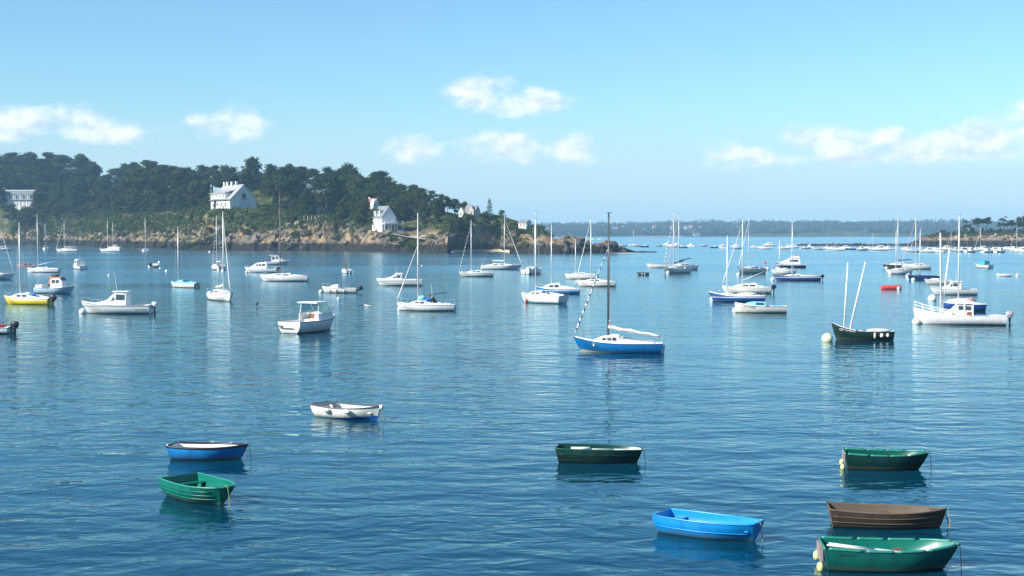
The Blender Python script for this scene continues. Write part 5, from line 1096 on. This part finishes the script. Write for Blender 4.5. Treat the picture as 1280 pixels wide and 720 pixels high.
# big white fishing boat on the right
e, H = motorboat('big white fishing boat with brown wheelhouse panel and two poles', 1200, 407, 7.7, 168, (.82, .82, .80), (.10, .03, .02), 'm36', 2.4, .80, 1.40, house=((-.13, .31, 1.02), (.02, .32, 1.02), (.09, .3, .45), (.16, .2, .12)), housem='gel', sidew=((-.12, -.06, .5, .9), (-.035, .02, .5, .9), (-.125, .085, .04, .4, 'wood')), roof=(-.19, .05, .36, 1.02), roofm='gel', rail=False, rake=.35, tw=.8, ob=('grey', .95), railcol='gel', zl=.03, cat='fishing boat', name='fishing_boat', tilt=-.01)
for s in (1, -1):
    for q, dz in ((.70, .42), (.80, .46), (.9, .52), (.985, .6)): x, y, z = H.P(q, 1); MB().tube([(x - .1, s * y * .93, z - .04), (x + .02, s * y * .93, z + dz)], .028, 6).build('rail_post', 'gel', e)
    for k in (1, .52): MB().tube([(H.P(q, 1)[0] + .02, s * H.P(q, 1)[1] * .93, H.P(q, 1)[2] + dz * k) for q, dz in ((.5, .3), (.6, .36), (.7, .42), (.8, .46), (.9, .52), (.985, .6))], .026, 6).build('bow_rail', 'gel', e, True)
    for xx in (-1.08, -.4): MB().box(xx, xx + .1, s * .74 - .03, s * .74 + .03, .8, 1.8).build('wheelhouse_post', 'gel', e)
MB().tube([(1.55, .1, .7), (1.62, .1, 6.6), (1.66, .1, 7.9)], [.085, .075, .05], 8).build('pole', 'gel', e, True); MB().tube([(1.5, -.1, .6), (.85, -.15, 6.6)], [.085, .055], 8).build('pole', 'gel', e, True)
for x in (-2.5, -2.9): MB().box(x, x + .07, .78, .85, .78, .95).build('bollard', 'gel', e)
lettering(e, H, 'GP 2 M', .16, 3.2, .95, 1, 'grey', -.08)
# dark green boat with two poles
e, H = motorboat('black-green open boat with white lettering and two poles', 1079, 426, 4.5, 174, (.010, .028, .022), (.02, .022, .02), 'm37', 1.9, .66, 1.25, house=None, rail=False, rake=.42, tw=.55, ck=(.3, .62), railcol='black', deckm='greywhite', cat='open boat', name='open_boat')
MB().tube([(1.35, 0, .7), (1.12, .1, 5.7)], [.07, .05], 8).build('pole', 'gel', e, True); MB().tube([(.95, 0, .6), (-.15, .1, 5.75)], [.07, .05], 8).build('pole', 'gel', e, True)
MB().ell((-1.2, 0, .72), (.9, .7, .12), 14, 6).build('stern_cover', 'canvas', e, True)
for x, r, h in ((-.75, .08, .22), (-1.25, .13, .16), (-1.7, .11, .14)): fender(e, x, H.side(x, .42) + r, .40, r, h)
lettering(e, H, 'GP 514040', .24, 1.72, .72, 1, 'gel', -.1)
# motor boats on the left
e, H = motorboat('white cabin boat with grey-framed wheelhouse, letters at its stern and a tall antenna', 145, 392.5, 7.2, 175, (.66, .70, .69), (.05, .06, .06), 'm1', 2.4, .84, 1.18, house=((-.17, .34, 1.28), (-.02, .34, 1.28), (.115, .32, .42), (.22, .22, .22), (.34, .08, .06)), sidew=((-.155, -.03, .42, .9), (-.012, .05, .42, .72)), frontw=(-.005, .1), roof=(-.20, .02, .36, 1.28), ob=('gel', .8), stripe=(.25, .29, .32), sz=(.66, .76), ant=(-.02, 1.35, 1.9, .25))
lettering(e, H, 'SM 747157', .26, -2.25, .32, 1, 'darkgrey')
e, H = motorboat('white cabin boat seen from astern, open wheelhouse with brown seat', 390, 417, 6.2, 62, WHT, (.04, .04, .05), 'm2', 2.5, .92, 1.22, house=None, stripe=(.4, .42, .45), sz=(.84, .9), ck=(.05, .5))
for s in (1, -1):
    MB().prism([(-.5, s * .92, .9), (1.5, s * .86, .95), (1.45, s * .85, 1.5), (-.5, s * .9, 1.45)], (0, s * .04, 0)).build('wheelhouse_side', 'gel', e)
    MB().prism([(-.3, s * .9, 1.47), (1.35, s * .85, 1.5), (.75, s * .8, 2.28), (-.25, s * .84, 2.28)], (0, s * .02, 0)).build('side_window', 'clearglass', e)
    MB().tube([(-.42, s * .9, 1.4), (-.32, s * .84, 2.3)], .035, 6).build('pillar', 'gel', e); MB().tube([(1.45, s * .85, 1.48), (.78, s * .8, 2.3)], .03, 6).build('pillar', 'gel', e)
MB().loft([[(-.7, -.98, 2.28), (-.7, .98, 2.28), (-.7, .94, 2.36), (-.7, 0, 2.42), (-.7, -.94, 2.36)], [(.95, -.86, 2.28), (.95, .86, 2.28), (.95, .82, 2.35), (.95, 0, 2.4), (.95, -.82, 2.35)]], True, 0, True, True).build('roof', 'gel', e)
MB().prism([(1.47, -.84, 1.5), (1.47, .84, 1.5), (.8, .78, 2.28), (.8, -.78, 2.28)], (.02, 0, .02)).build('windscreen', 'clearglass', e)
MB().box(.36, .43, -.84, .84, .3, 1.46).build('bulkhead', 'gel', e); MB().box(.31, .358, -.72, -.12, .32, 1.42).build('bulkhead_door', 'cream', e); MB().box(.3, .355, .06, .62, .95, 1.4).build('seat_back', 'wood', e); MB().box(-.15, .36, -.02, .8, .35, .95).build('seat_box', 'gel', e)
MB().loft([[(1.4, -.85, .9), (1.4, -.8, 1.5), (1.4, .8, 1.5), (1.4, .85, .9)], [(2.3, -.45, 1.05), (2.3, -.4, 1.22), (2.3, .4, 1.22), (2.3, .45, 1.05)]], True, 0, True, True).build('foredeck_cabin', 'gel', e)
MB().box(-3.16, -3.12, -.45, .7, .36, .44).tube([(-3.14, -.45, .4), (-3.32, -.45, .34), (-3.32, .7, .34), (-3.14, .7, .4)], .02, 5).build('swim_ladder', 'darkgrey', e); MB().box(-3.2, -3.11, .62, .95, .5, .62).build('tow_bracket', 'darkgrey', e)
motorboat('white cabin boat with twin blue windows facing aft, stern to the shore boats', 99, 337, 5.4, 128, WHT, DK, 'm3', 2.4, .75, 1.05, house=((-.16, .40, 1.45), (.08, .4, 1.45), (.2, .34, .5), (.34, .16, .1)), sidew=((-.13, .05, .45, .88),), frontw=(.09, .19), ant=(-.1, 1.4, 1.3, 0))
e, H = motorboat('pale blue fishing boat with white wheelhouse and orange roof rack', 69, 367.5, 5.4, -12, (.40, .56, .66), DK, 'm4', 2.1, .72, 1.1, house=((-.06, .34, 1.35), (.18, .34, 1.35), (.24, .32, .9), (.28, .2, .1)), tf=.92, sidew=((-.03, .06, .5, .88), (.08, .16, .5, .88)), frontw=(.188, .235), roof=(-.1, .2, .36, 1.36), roofm='orange', cat='fishing boat', name='fishing_boat'); PE4 = e
MB().box(-2.5, -1.6, -.7, .7, .7, 1.15).build('engine_box', 'gel', e); MB().box(-.3, .3, -.5, .5, 1.36 + .84, 1.36 + 1.15).build('roof_rack', 'darkgrey', e)
motorboat('small white runabout seen stern-on with black outboard', 194, 335, 4.2, 78, WHT, DK, 'm5', 1.9, .6, .8, house=((.0, .34, .3), (.2, .3, .3), (.36, .12, .08)), ob=('black', 1.15), rail=False)
motorboat('white cruiser with rounded cabin and small mast, bow to the blue-decked sloop', 326, 341, 6.6, 176, (.74, .77, .77), DK, 'm6', 2.4, .85, 1.15, house=((-.2, .36, 1.15), (-.02, .36, 1.2), (.13, .33, 1.0), (.27, .26, .35), (.38, .1, .05)), sidew=((-.16, -.06, .45, .85), (-.03, .04, .45, .85), (.06, .12, .45, .82)), frontw=(.145, .25), ant=(-.05, 1.2, .7, 0), ob=('black', .9))
motorboat('white cruiser with tall open wheelhouse, bow to the ochre cliff', 346, 331.5, 6.2, 4, (.70, .74, .75), DK, 'm7', 2.4, .85, 1.15, house=((-.2, .36, 1.5), (.04, .36, 1.5), (.2, .3, .7), (.36, .14, .1)), sidew=((-.17, -.07, .35, .9), (-.03, .05, .45, .9)), frontw=(.055, .18), roof=(-.3, .06, .38, 1.5), ob=('black', .9))
e, H = motorboat('small white boat with cuddy and outboard tilted clear of the water', 424, 366.5, 4.7, 176, (.76, .76, .72), DK, 'm9', 1.9, .62, .88, house=((.02, .3, .5), (.16, .3, .45), (.3, .14, .1)), rail=True, ob=('black', .95, R(-48)))
for x in (1.2, .3, -.8): fender(e, x, H.side(x, .35) + .09, .3, .09, .2)
e, H = motorboat('white pilot-house cruiser with a long low afterdeck', 499, 357.5, 7.0, 178, (.74, .76, .74), (.2, .2, .17), 'm10', 2.4, .86, 1.12, house=((-.06, .34, .95), (.06, .34, .95), (.2, .32, .35), (.34, .18, .1)), sidew=((-.04, .05, .35, .85), (.065, .12, .35, .7)), frontw=(.075, .185), stripe=(.28, .32, .34), sz=(.6, .7), roof=(-.08, .08, .36, .96), ant=(.06, .96, 1.8, 0))
MB().box(-2.6, -.5, -.75, .75, .86, 1.0).build('afterdeck', 'gel', e)
motorboat('white boat under a teal canopy, red below the waterline', 1229, 335.5, 4.6, 118, WHT, RD, 'm12', 2.1, .75, .95, house=((-.25, .4, .9), (.1, .4, .9), (.2, .3, .3)), housem='teal', rail=False, zl=.12)
# boat cut by the left edge, with outboard
e, H = motorboat('boat with dark red cover and black outboard on its stern', -16, 417.5, 3.9, 172, (.62, .66, .68), (.02, .05, .06), 'm0', 1.7, .5, .75, house=None, rail=False, ob=('black', .95), railcol='black', zl=.1); MB().ell((.0, 0, .58), (1.6, .62, .2), 14, 6).build('boat_cover', 'red', e, True); MB().tube([(-1.75, .4, .5), (-1.78, .4, 1.25)], .02, 5).build('pole', 'black', e)
# little tenders
e, H = dinghy('dark tender with white fenders along its side', 804, 344, 2.3, 176, 1.2, .45, .55, outer='darkgrey', inner='grey', rim='black', thw=(0,))
for x in (-.3, .2): fender(e, x, H.side(x, .25) + .08, .2, .1, .14)
dinghy('small white tender lying empty near the white buoy', 1255, 345.5, 2.7, 176, 1.2, .38, .5, outer='gel', rim='gel', thw=(-.2, .2))
# red cylindrical float
p = W(1115, 361.5); e = tag(empty('cylinder_float', (p.x, p.y + .4, 0), R(2)), 'long red cylindrical float with a white buoy at its end', 'float'); e.scale = (.74, .74, .74)
MB().tube([(-1.9, 0, .28), (-1.75, 0, .28), (1.75, 0, .28), (1.9, 0, .28)], [.34, .46, .46, .34], 14).build('float_body', 'red', e, True)
for x in (-1.0, 0, 1.0): MB().tube([(x - .04, 0, .28), (x + .04, 0, .28)], .475, 14).build('band', 'orange', e)
MB().ell((1.25, -.55, .18), (.34, .3, .32), 12, 8).build('end_buoy', 'buoywhite', e, True)

# ------------------------------------------------------------------ buoys
GBY = 'round white mooring buoys afloat in open water'
for px_, py_, r, lab in ((102.5, 392, .36, 'white buoy at the bow of the cabin boat with a tall antenna'), (500, 388, .30, 'white buoy at the bow of the sloop with a figure aboard'), (891, 376.5, .34, 'white buoy at the bow of the blue-hulled boat with bow rail'), (920, 390.5, .36, 'white buoy at the bow of the cream half-decked boat'), (1035, 427, .42, 'cream buoy at the bow of the black-green open boat'),
                     (1146, 405, .36, 'white buoy at the bow of the big white fishing boat'), (401, 366, .3, 'white buoy at the bow of the small cuddy boat'), (923, 344, .33, 'white buoy at the bow of the cream yacht'), (972, 337, .4, 'white buoy ahead of the dark blue cruiser'), (966, 350.5, .35, 'white buoy at the bow of the long blue sloop'), (1136, 347, .5, 'larger white buoy ahead of the navy half-decker'), (1142, 351, .35, 'smaller white buoy at the bow of the navy half-decker'),
                     (1113, 343, .35, 'white buoy at the bow of the sloop with hatch cover'), (1108, 336, .35, 'white buoy at the bow of the black-hulled yacht'), (835, 342, .35, 'white buoy at the bow of the yacht with dashed jib'), (441, 341, .32, 'white buoy off the stern of the small sailing dinghy'), (273, 339.5, .32, 'first of two buoys beside the sloop with green bottom'), (278, 340, .36, 'second of two buoys beside the sloop with green bottom'), (1048, 378, .1, None), (1166, 376, .5, 'long white buoy under the bow of the grey-white fishing launch'),
                     (946, 376, .28, 'white buoy astern of the blue-hulled boat with bow rail'), (36, 340, .28, 'white buoy at the bow of the sloop with bare boom'), (308, 341, .3, 'white buoy under the bow of the cruiser with rounded cabin')):
    if lab: buoy(px_, py_, r, lab, 'buoycream' if 'cream buoy' in lab else 'buoywhite')
for px_, py_, r in ((208, 340, .32), (136, 345, .24), (262, 316, .5), (199, 329, .4), (423, 374.5, .2), (1272, 345, .3), (959, 338, .5), (200, 336, .24)): buoy(px_, py_, r, 'round white buoy floating alone in open water', 'buoywhite', GBY)
buoy(321, 380, .16, 'small dark buoy floating alone off the white cabin boat', 'darkgrey')

# ------------------------------------------------------------------ people
def person(label, joints, rad, edges, root, loc, rz, parts):
    """one skinned body; parts = list of (name, joint chain list, extra radius, material)"""
    e = empty('person', loc, rz); tag(e, label, 'person')
    def skin(name, names, ed, grow, mat):
        me = bpy.data.meshes.new(name); idx = {n: i for i, n in enumerate(names)}
        me.from_pydata([joints[n] for n in names], [(idx[a], idx[b]) for a, b in ed], []); o = bpy.data.objects.new(name, me); COL.objects.link(o); o.parent = e
        sk = o.modifiers.new('skin', 'SKIN'); su = o.modifiers.new('sub', 'SUBSURF'); su.levels = su.render_levels = 2; sk.use_smooth_shade = True
        for n, i in idx.items():
            r = rad[n] + grow; me.skin_vertices[0].data[i].radius = (r, r); me.skin_vertices[0].data[i].use_root = (n == names[0])
        me.materials.append(C(mat)); return o
    names = list(joints); names.remove(root); names = [root] + names; skin('body', names, edges, 0, 'skin')
    for nm, js, grow, mat in parts: skin(nm, js, [(a, b) for a, b in edges if a in js and b in js], grow, mat)
    return e
RAD = dict(pel=.14, spine=.13, chest=.16, neck=.06, head=.1, crown=.08, lsh=.075, rsh=.075, lel=.05, rel=.05, lwr=.035, rwr=.035, lha=.04, rha=.04, lhi=.095, rhi=.095, lkn=.07, rkn=.07, lan=.045, ran=.045, lto=.04, rto=.04)
EDG = [('pel', 'spine'), ('spine', 'chest'), ('chest', 'neck'), ('neck', 'head'), ('head', 'crown'), ('chest', 'lsh'), ('chest', 'rsh'), ('lsh', 'lel'), ('rsh', 'rel'), ('lel', 'lwr'), ('rel', 'rwr'), ('lwr', 'lha'), ('rwr', 'rha'), ('pel', 'lhi'), ('pel', 'rhi'), ('lhi', 'lkn'), ('rhi', 'rkn'), ('lkn', 'lan'), ('rkn', 'ran'), ('lan', 'lto'), ('ran', 'rto')]
UP = ['chest', 'spine', 'pel', 'lsh', 'rsh', 'lel', 'rel', 'lwr', 'rwr']; LO = ['pel', 'lhi', 'rhi', 'lkn', 'rkn', 'lan', 'ran']
# x forward
STAND = dict(pel=(0, 0, .95), spine=(.02, 0, 1.12), chest=(.03, 0, 1.36), neck=(.04, 0, 1.52), head=(.06, 0, 1.62), crown=(.05, 0, 1.70), lsh=(.02, .19, 1.42), rsh=(.02, -.19, 1.42), lel=(.05, .26, 1.14), rel=(.08, -.25, 1.14), lwr=(.26, .22, 1.02), rwr=(.28, -.2, 1.02), lha=(.34, .2, 1.0), rha=(.36, -.18, 1.0), lhi=(0, .09, .86), rhi=(0, -.09, .86), lkn=(.04, .11, .48), rkn=(.03, -.11, .48), lan=(-.02, .12, .08), ran=(-.02, -.12, .08), lto=(.16, .14, .04), rto=(.16, -.14, .04))
BEND = dict(pel=(0, 0, .62), spine=(.16, 0, .8), chest=(.34, 0, .98), neck=(.46, 0, 1.08), head=(.55, 0, 1.15), crown=(.6, 0, 1.22), lsh=(.32, .19, 1.02), rsh=(.32, -.19, 1.02), lel=(.42, .24, .76), rel=(.42, -.24, .76), lwr=(.52, .2, .54), rwr=(.52, -.2, .54), lha=(.55, .19, .46), rha=(.55, -.19, .46), lhi=(.02, .1, .56), rhi=(.02, -.1, .56), lkn=(.36, .14, .44), rkn=(.36, -.14, .44), lan=(.2, .14, .08), ran=(.2, -.14, .08), lto=(.36, .15, .04), rto=(.36, -.15, .04))
SIT = dict(pel=(0, 0, .16), spine=(-.03, 0, .34), chest=(-.02, 0, .56), neck=(0, 0, .71), head=(.03, 0, .82), crown=(.02, 0, .9), lsh=(0, .19, .62), rsh=(0, -.19, .62), lel=(.18, .27, .4), rel=(.18, -.27, .4), lwr=(.38, .22, .42), rwr=(.38, -.22, .42), lha=(.46, .2, .42), rha=(.46, -.2, .42), lhi=(.05, .1, .14), rhi=(.05, -.1, .14), lkn=(.42, .14, .28), rkn=(.42, -.14, .28), lan=(.7, .12, .06), ran=(.7, -.12, .06), lto=(.76, .12, .16), rto=(.76, -.12, .16))
def world(root, p): return root.matrix_basis @ Vector(p)
person('person in dark clothes bending over the cockpit of the blue-covered sloop', BEND, RAD, EDG, 'pel', world(PE12, (-1.0, .1, .32)), R(200), [('jacket', UP, .03, 'cloth_dark'), ('trousers', LO, .025, 'cloth_dark'), ('hair', ['head', 'crown'], .025, 'hair')])
person('bare-backed person in dark trousers standing by the wheelhouse of the pale blue fishing boat', STAND, RAD, EDG, 'pel', world(PE4, (-.75, -.2, .3)), R(20), [('trousers', LO, .025, 'cloth_grey'), ('hair', ['head', 'crown'], .025, 'hair')])
# two-seat kayak
p = W(32, 333); k_ = tag(empty('kayak', (p.x, p.y + .4, 0), R(176)), 'pink two-seat kayak with two paddlers beyond the sloop with bare boom', 'kayak'); Hk = Hull(4.6, .8, .26, .36, .32, .1, .08, 2.0, .4, .3, full=2.2)
hull_part(Hk, 'pink', k_); deck_part(Hk, 'pink', k_, (.2, .62), .1, .12)
for i, (x, c) in enumerate(((-1.0, 'cloth_dark'), (.15, 'cloth_grey'))):
    person(('rear' if i == 0 else 'front') + ' paddler sitting in the pink kayak', SIT, RAD, EDG, 'pel', world(k_, (x, 0, .12)), R(176), [('life_vest', ['chest', 'spine', 'pel'], .035, c), ('trousers', LO, .02, 'cloth_dark'), ('hair', ['head', 'crown'], .025, 'hair')])
    a = world(k_, (x + .45, 0, .55)); d = Vector((.1, 1.0, .25)).normalized(); pe = tag(empty('paddle', a), ('rear' if i == 0 else 'front') + ' paddle held across the pink kayak', 'paddle')
    MB().tube([tuple(-d * 1.05), tuple(d * 1.05)], .016, 6).build('shaft', 'darkgrey', pe)
    for s in (-1, 1): MB().ell(tuple(d * 1.05 * s), (.09, .2, .06), 8, 5).build('blade', 'black', pe)

# ------------------------------------------------------------------ gulls
def gull(loc, rz, label, flying=True, s=1.0):
    e = empty('gull', loc, rz); e.scale = (s, s, s); tag(e, label, 'gull')
    prof_ = [(-.28, .015, .0), (-.18, .05, .005), (-.05, .085, .0), (.08, .085, .01), (.16, .05, .05), (.2, .045, .08), (.25, .04, .085), (.28, .012, .075)]
    MB().loft([[(x, math.cos(a) * r, z + math.sin(a) * r) for a in [i * math.pi / 4 for i in range(8)]] for x, r, z in prof_], True, 0, True, True).build('body', 'gull_white', e, True)
    MB().prism([(.27, -.012, .08), (.34, 0, .068), (.27, .012, .08)], (0, 0, -.014)).build('beak', 'yellow', e); MB().prism([(-.26, -.03, .01), (-.4, -.07, .01), (-.4, .07, .01), (-.26, .03, .01)], (0, 0, .012)).build('tail', 'gull_white', e)
    for sg in (1, -1):
        if flying: pts = [(.1, .05, .04), (.16, .32, .14), (.02, .66, .06), (-.06, .68, .06), (-.02, .32, .12), (-.1, .06, .03)]
        else: pts = [(.12, .085, .03), (.02, .095, .06), (-.34, .03, .05), (-.1, .09, -.01), (.08, .09, -.01)]
        MB().prism([(x, sg * y, z) for x, y, z in pts], (0, 0 if flying else sg * .015, .014 if flying else 0)).build('wing', 'gull_grey' if flying else 'gull_white', e)
q = W(459, 383); gull((q.x, q.y, .05), R(160), 'white gull floating on the water behind the white cabin boat', False, 1.25)
q = P3(527, 332.5, 140); gull(q, R(100), 'white gull gliding past the mast of the blue-covered sloop', True, .85)
q = P3(103, 365.5, 178); gull((q.x, q.y, max(q.z, .35)), R(95), 'white gull flying low over the water behind the cabin boat', True, .95)

# ------------------------------------------------------------------ distant boats
def far_proto(i):
    L = (6.2, 7.2, 5.4, 7.8, 6.0)[i]; B = L * .36; F = .8; e = empty('motorboat', (0, 0, -50)); H = Hull(L, B, F, F * 1.4, F, .2, .85, 2.4, L * .1)
    hm = hullmat('hull_far%d' % i, (WHT, WHT, (.02, .05, .14), WHT, (.75, .74, .7))[i], DK, .05); hull_part(H, hm, e, True, 8, 4); transom_part(H, hm, e); deck_part(H, 'gel', e, None)
    if i != 4:
        st = ([(-.1, .34, 1.3), (.08, .34, 1.3), (.2, .3, .5), (.34, .12, .1)], [(-.2, .34, .8), (.1, .34, .9), (.26, .26, .4), (.38, .1, .05)], [(.0, .32, .6), (.12, .32, .6), (.26, .2, .1)], [(-.25, .34, 1.4), (.05, .34, 1.5), (.2, .3, .6), (.36, .12, .05)])[i]
        cb = Cabin([(x * L, w * B, h) for x, w, h in st], F, .86); cp = cb.part('gel', e); x0, x1 = st[0][0] * L, st[1][0] * L
        for s in (1, -1): cb.window(cp, x0 + .15, x1 - .05, .4, .85, s)
        cb.front(cp, st[1][0] * L + .1, st[2][0] * L - .1)
    return e
FP = [far_proto(i) for i in range(5)]
def far_sail():
    e = empty('sailboat', (0, 0, -50)); L = 7.6; H = Hull(L, 2.6, .9, 1.2, .9, .2, .7, 2.1, .8); hm = hullmat('hull_fars', WHT, NV, .05); hull_part(H, hm, e, True, 8, 4); transom_part(H, hm, e); deck_part(H, 'gel', e, None)
    cb = Cabin([(-1.4, .85, .45), (.6, .85, .4), (1.9, .4, .1)], .92); cp = cb.part('gel', e)
    for s in (1, -1): cb.window(cp, -1.1, .6, .35, .8, s)
    mast_part(e, .5, 1.0, 10.6, 'mast', .085); boom_part(e, .5, 1.75, -3.0, 1.8, 'canvas'); MB().tube([(3.6, 0, 1.2), (.55, 0, 9.9)], [.07, .03], 6).build('furled_jib', 'canvas', e); return e
FS = far_sail()
fr = random.Random(5)
def far_boat(px, py, i, th, lab, grp):
    p = W(px, py); e = copy_tree(FS if i == 's' else FP[i]); e.location = (p.x, p.y, 0); e.rotation_euler = (0, 0, R(th)); k = fr.uniform(.75, 1.0); e.scale = (k, k, k)
    tag(e, lab, 'sailboat' if i == 's' else 'motorboat', grp)
KIND = ('white motorboat with upright cabin', 'white motorboat with long low cabin', 'dark-hulled motorboat with small cuddy', 'white motorboat with tall wheelhouse', 'open white boat')
for px_, py_, i in ((778, 308, 1), (793, 308, 's'), (806, 309, 2), (823, 308, 4), (834, 307, 0), (841, 309, 1), (846, 307, 3), (853, 310, 2), (864, 308.5, 0), (879, 308, 1), (893, 310, 2), (903, 309, 0), (905, 311, 4), (920, 309, 3), (922, 311, 1), (943, 310, 0), (953, 311, 1), (961, 307.5, 3), (957, 311.5, 4), (979, 311.5, 1), (985, 310.5, 0), (994, 307, 4), (992, 310, 1), (1007, 311, 1), (1012, 310, 0), (1022, 312, 4)):
    far_boat(px_, py_, i, fr.choice((170, 178, 186, 150, 200, 10)), KIND[i] + ' anchored off the far beach' if i != 's' else 'sailboat with tall mast anchored off the far beach', 'boats off the far beach' + ('' if i == 's' else ', ' + KIND[i]))
for n, px_ in enumerate((1034, 1041, 1049, 1056, 1063, 1077, 1084, 1092, 1099, 1106, 1110)):
    i = (0, 1, 4, 3, 's' if n == 7 else 2)[n % 5] if n != 7 else 's'; far_boat(px_, 311.5 + (n % 3) * .8, i, fr.choice((175, 185, 160, 200)), (KIND[i] if i != 's' else 'white sailboat') + ' moored along the stone reef', 'boats along the stone reef' + ('' if i == 's' else ', ' + KIND[i]))
n = 0; px_ = 1133
while px_ < 1292:
    i = 's' if n % 6 == 2 else fr.choice((0, 1, 3, 1, 0)); py_ = 313 + fr.uniform(-1, 3)
    far_boat(px_, py_, i, fr.choice((175, 185, 150, 200, 120, 30, 95)), (KIND[i] if i != 's' else 'white sailboat') + ' packed among the moorings below the islet', 'boats below the islet' + ('' if i == 's' else ', ' + KIND[i])); n += 1; px_ += fr.uniform(4.8, 9)
for px_ in (686, 693, 701, 708, 717, 724, 733, 741, 750): far_boat(px_, 300.2 + fr.uniform(-.5, .5), fr.choice((0, 1, 3)), fr.choice((170, 185)), 'tiny white boat moored close under the far wood', 'tiny boats under the far wood')
for o in FP + [FS]:
    for c in list(o.children_recursive) + [o]: bpy.data.objects.remove(c)
# breaking foam at the rocky point
def foam():
    v, f = [], []; rnd = random.Random(2); m = newmat('foam'); d = nd(m, 'ShaderNodeBsdfDiffuse'); d.inputs[0].default_value = (.8, .82, .82, 1); out(m, d.outputs[0])
    for i in range(170):
        p = W(rnd.gauss(782, 9), 316.6 + rnd.gauss(0, .35)); a = rnd.uniform(.3, 1.1); o = len(v); k = rnd.randint(5, 7)
        v += [(p.x + math.cos(j * 6.283 / k) * a * rnd.uniform(.7, 1.6), p.y + math.sin(j * 6.283 / k) * a * rnd.uniform(.5, 1.2), .02 + .0006 * i) for j in range(k)]; f.append(tuple(range(o, o + k)))
    o = bpy.data.objects.new('foam', fast_mesh('foam', v, f, m)); COL.objects.link(o); tag(o, 'white foam breaking along the rocky point', 'foam', kind='stuff')
foam()

# ------------------------------------------------------------------ haze
def haze():
    m = newmat('haze_air'); v = nd(m, 'ShaderNodeVolumePrincipled'); v.inputs['Color'].default_value = (.42, .72, .98, 1); v.inputs['Density'].default_value = .000155; v.inputs['Anisotropy'].default_value = 0.0
    o = nd(m, 'ShaderNodeOutputMaterial'); lk(m, v.outputs[0], o.inputs['Volume'])
    h = MB().box(-7200, 7200, -1700, 6700, -4, 95).build('haze', m); h['kind'] = 'stuff'; tag(h, 'thin blue sea haze lying over the bay', 'haze')
haze()
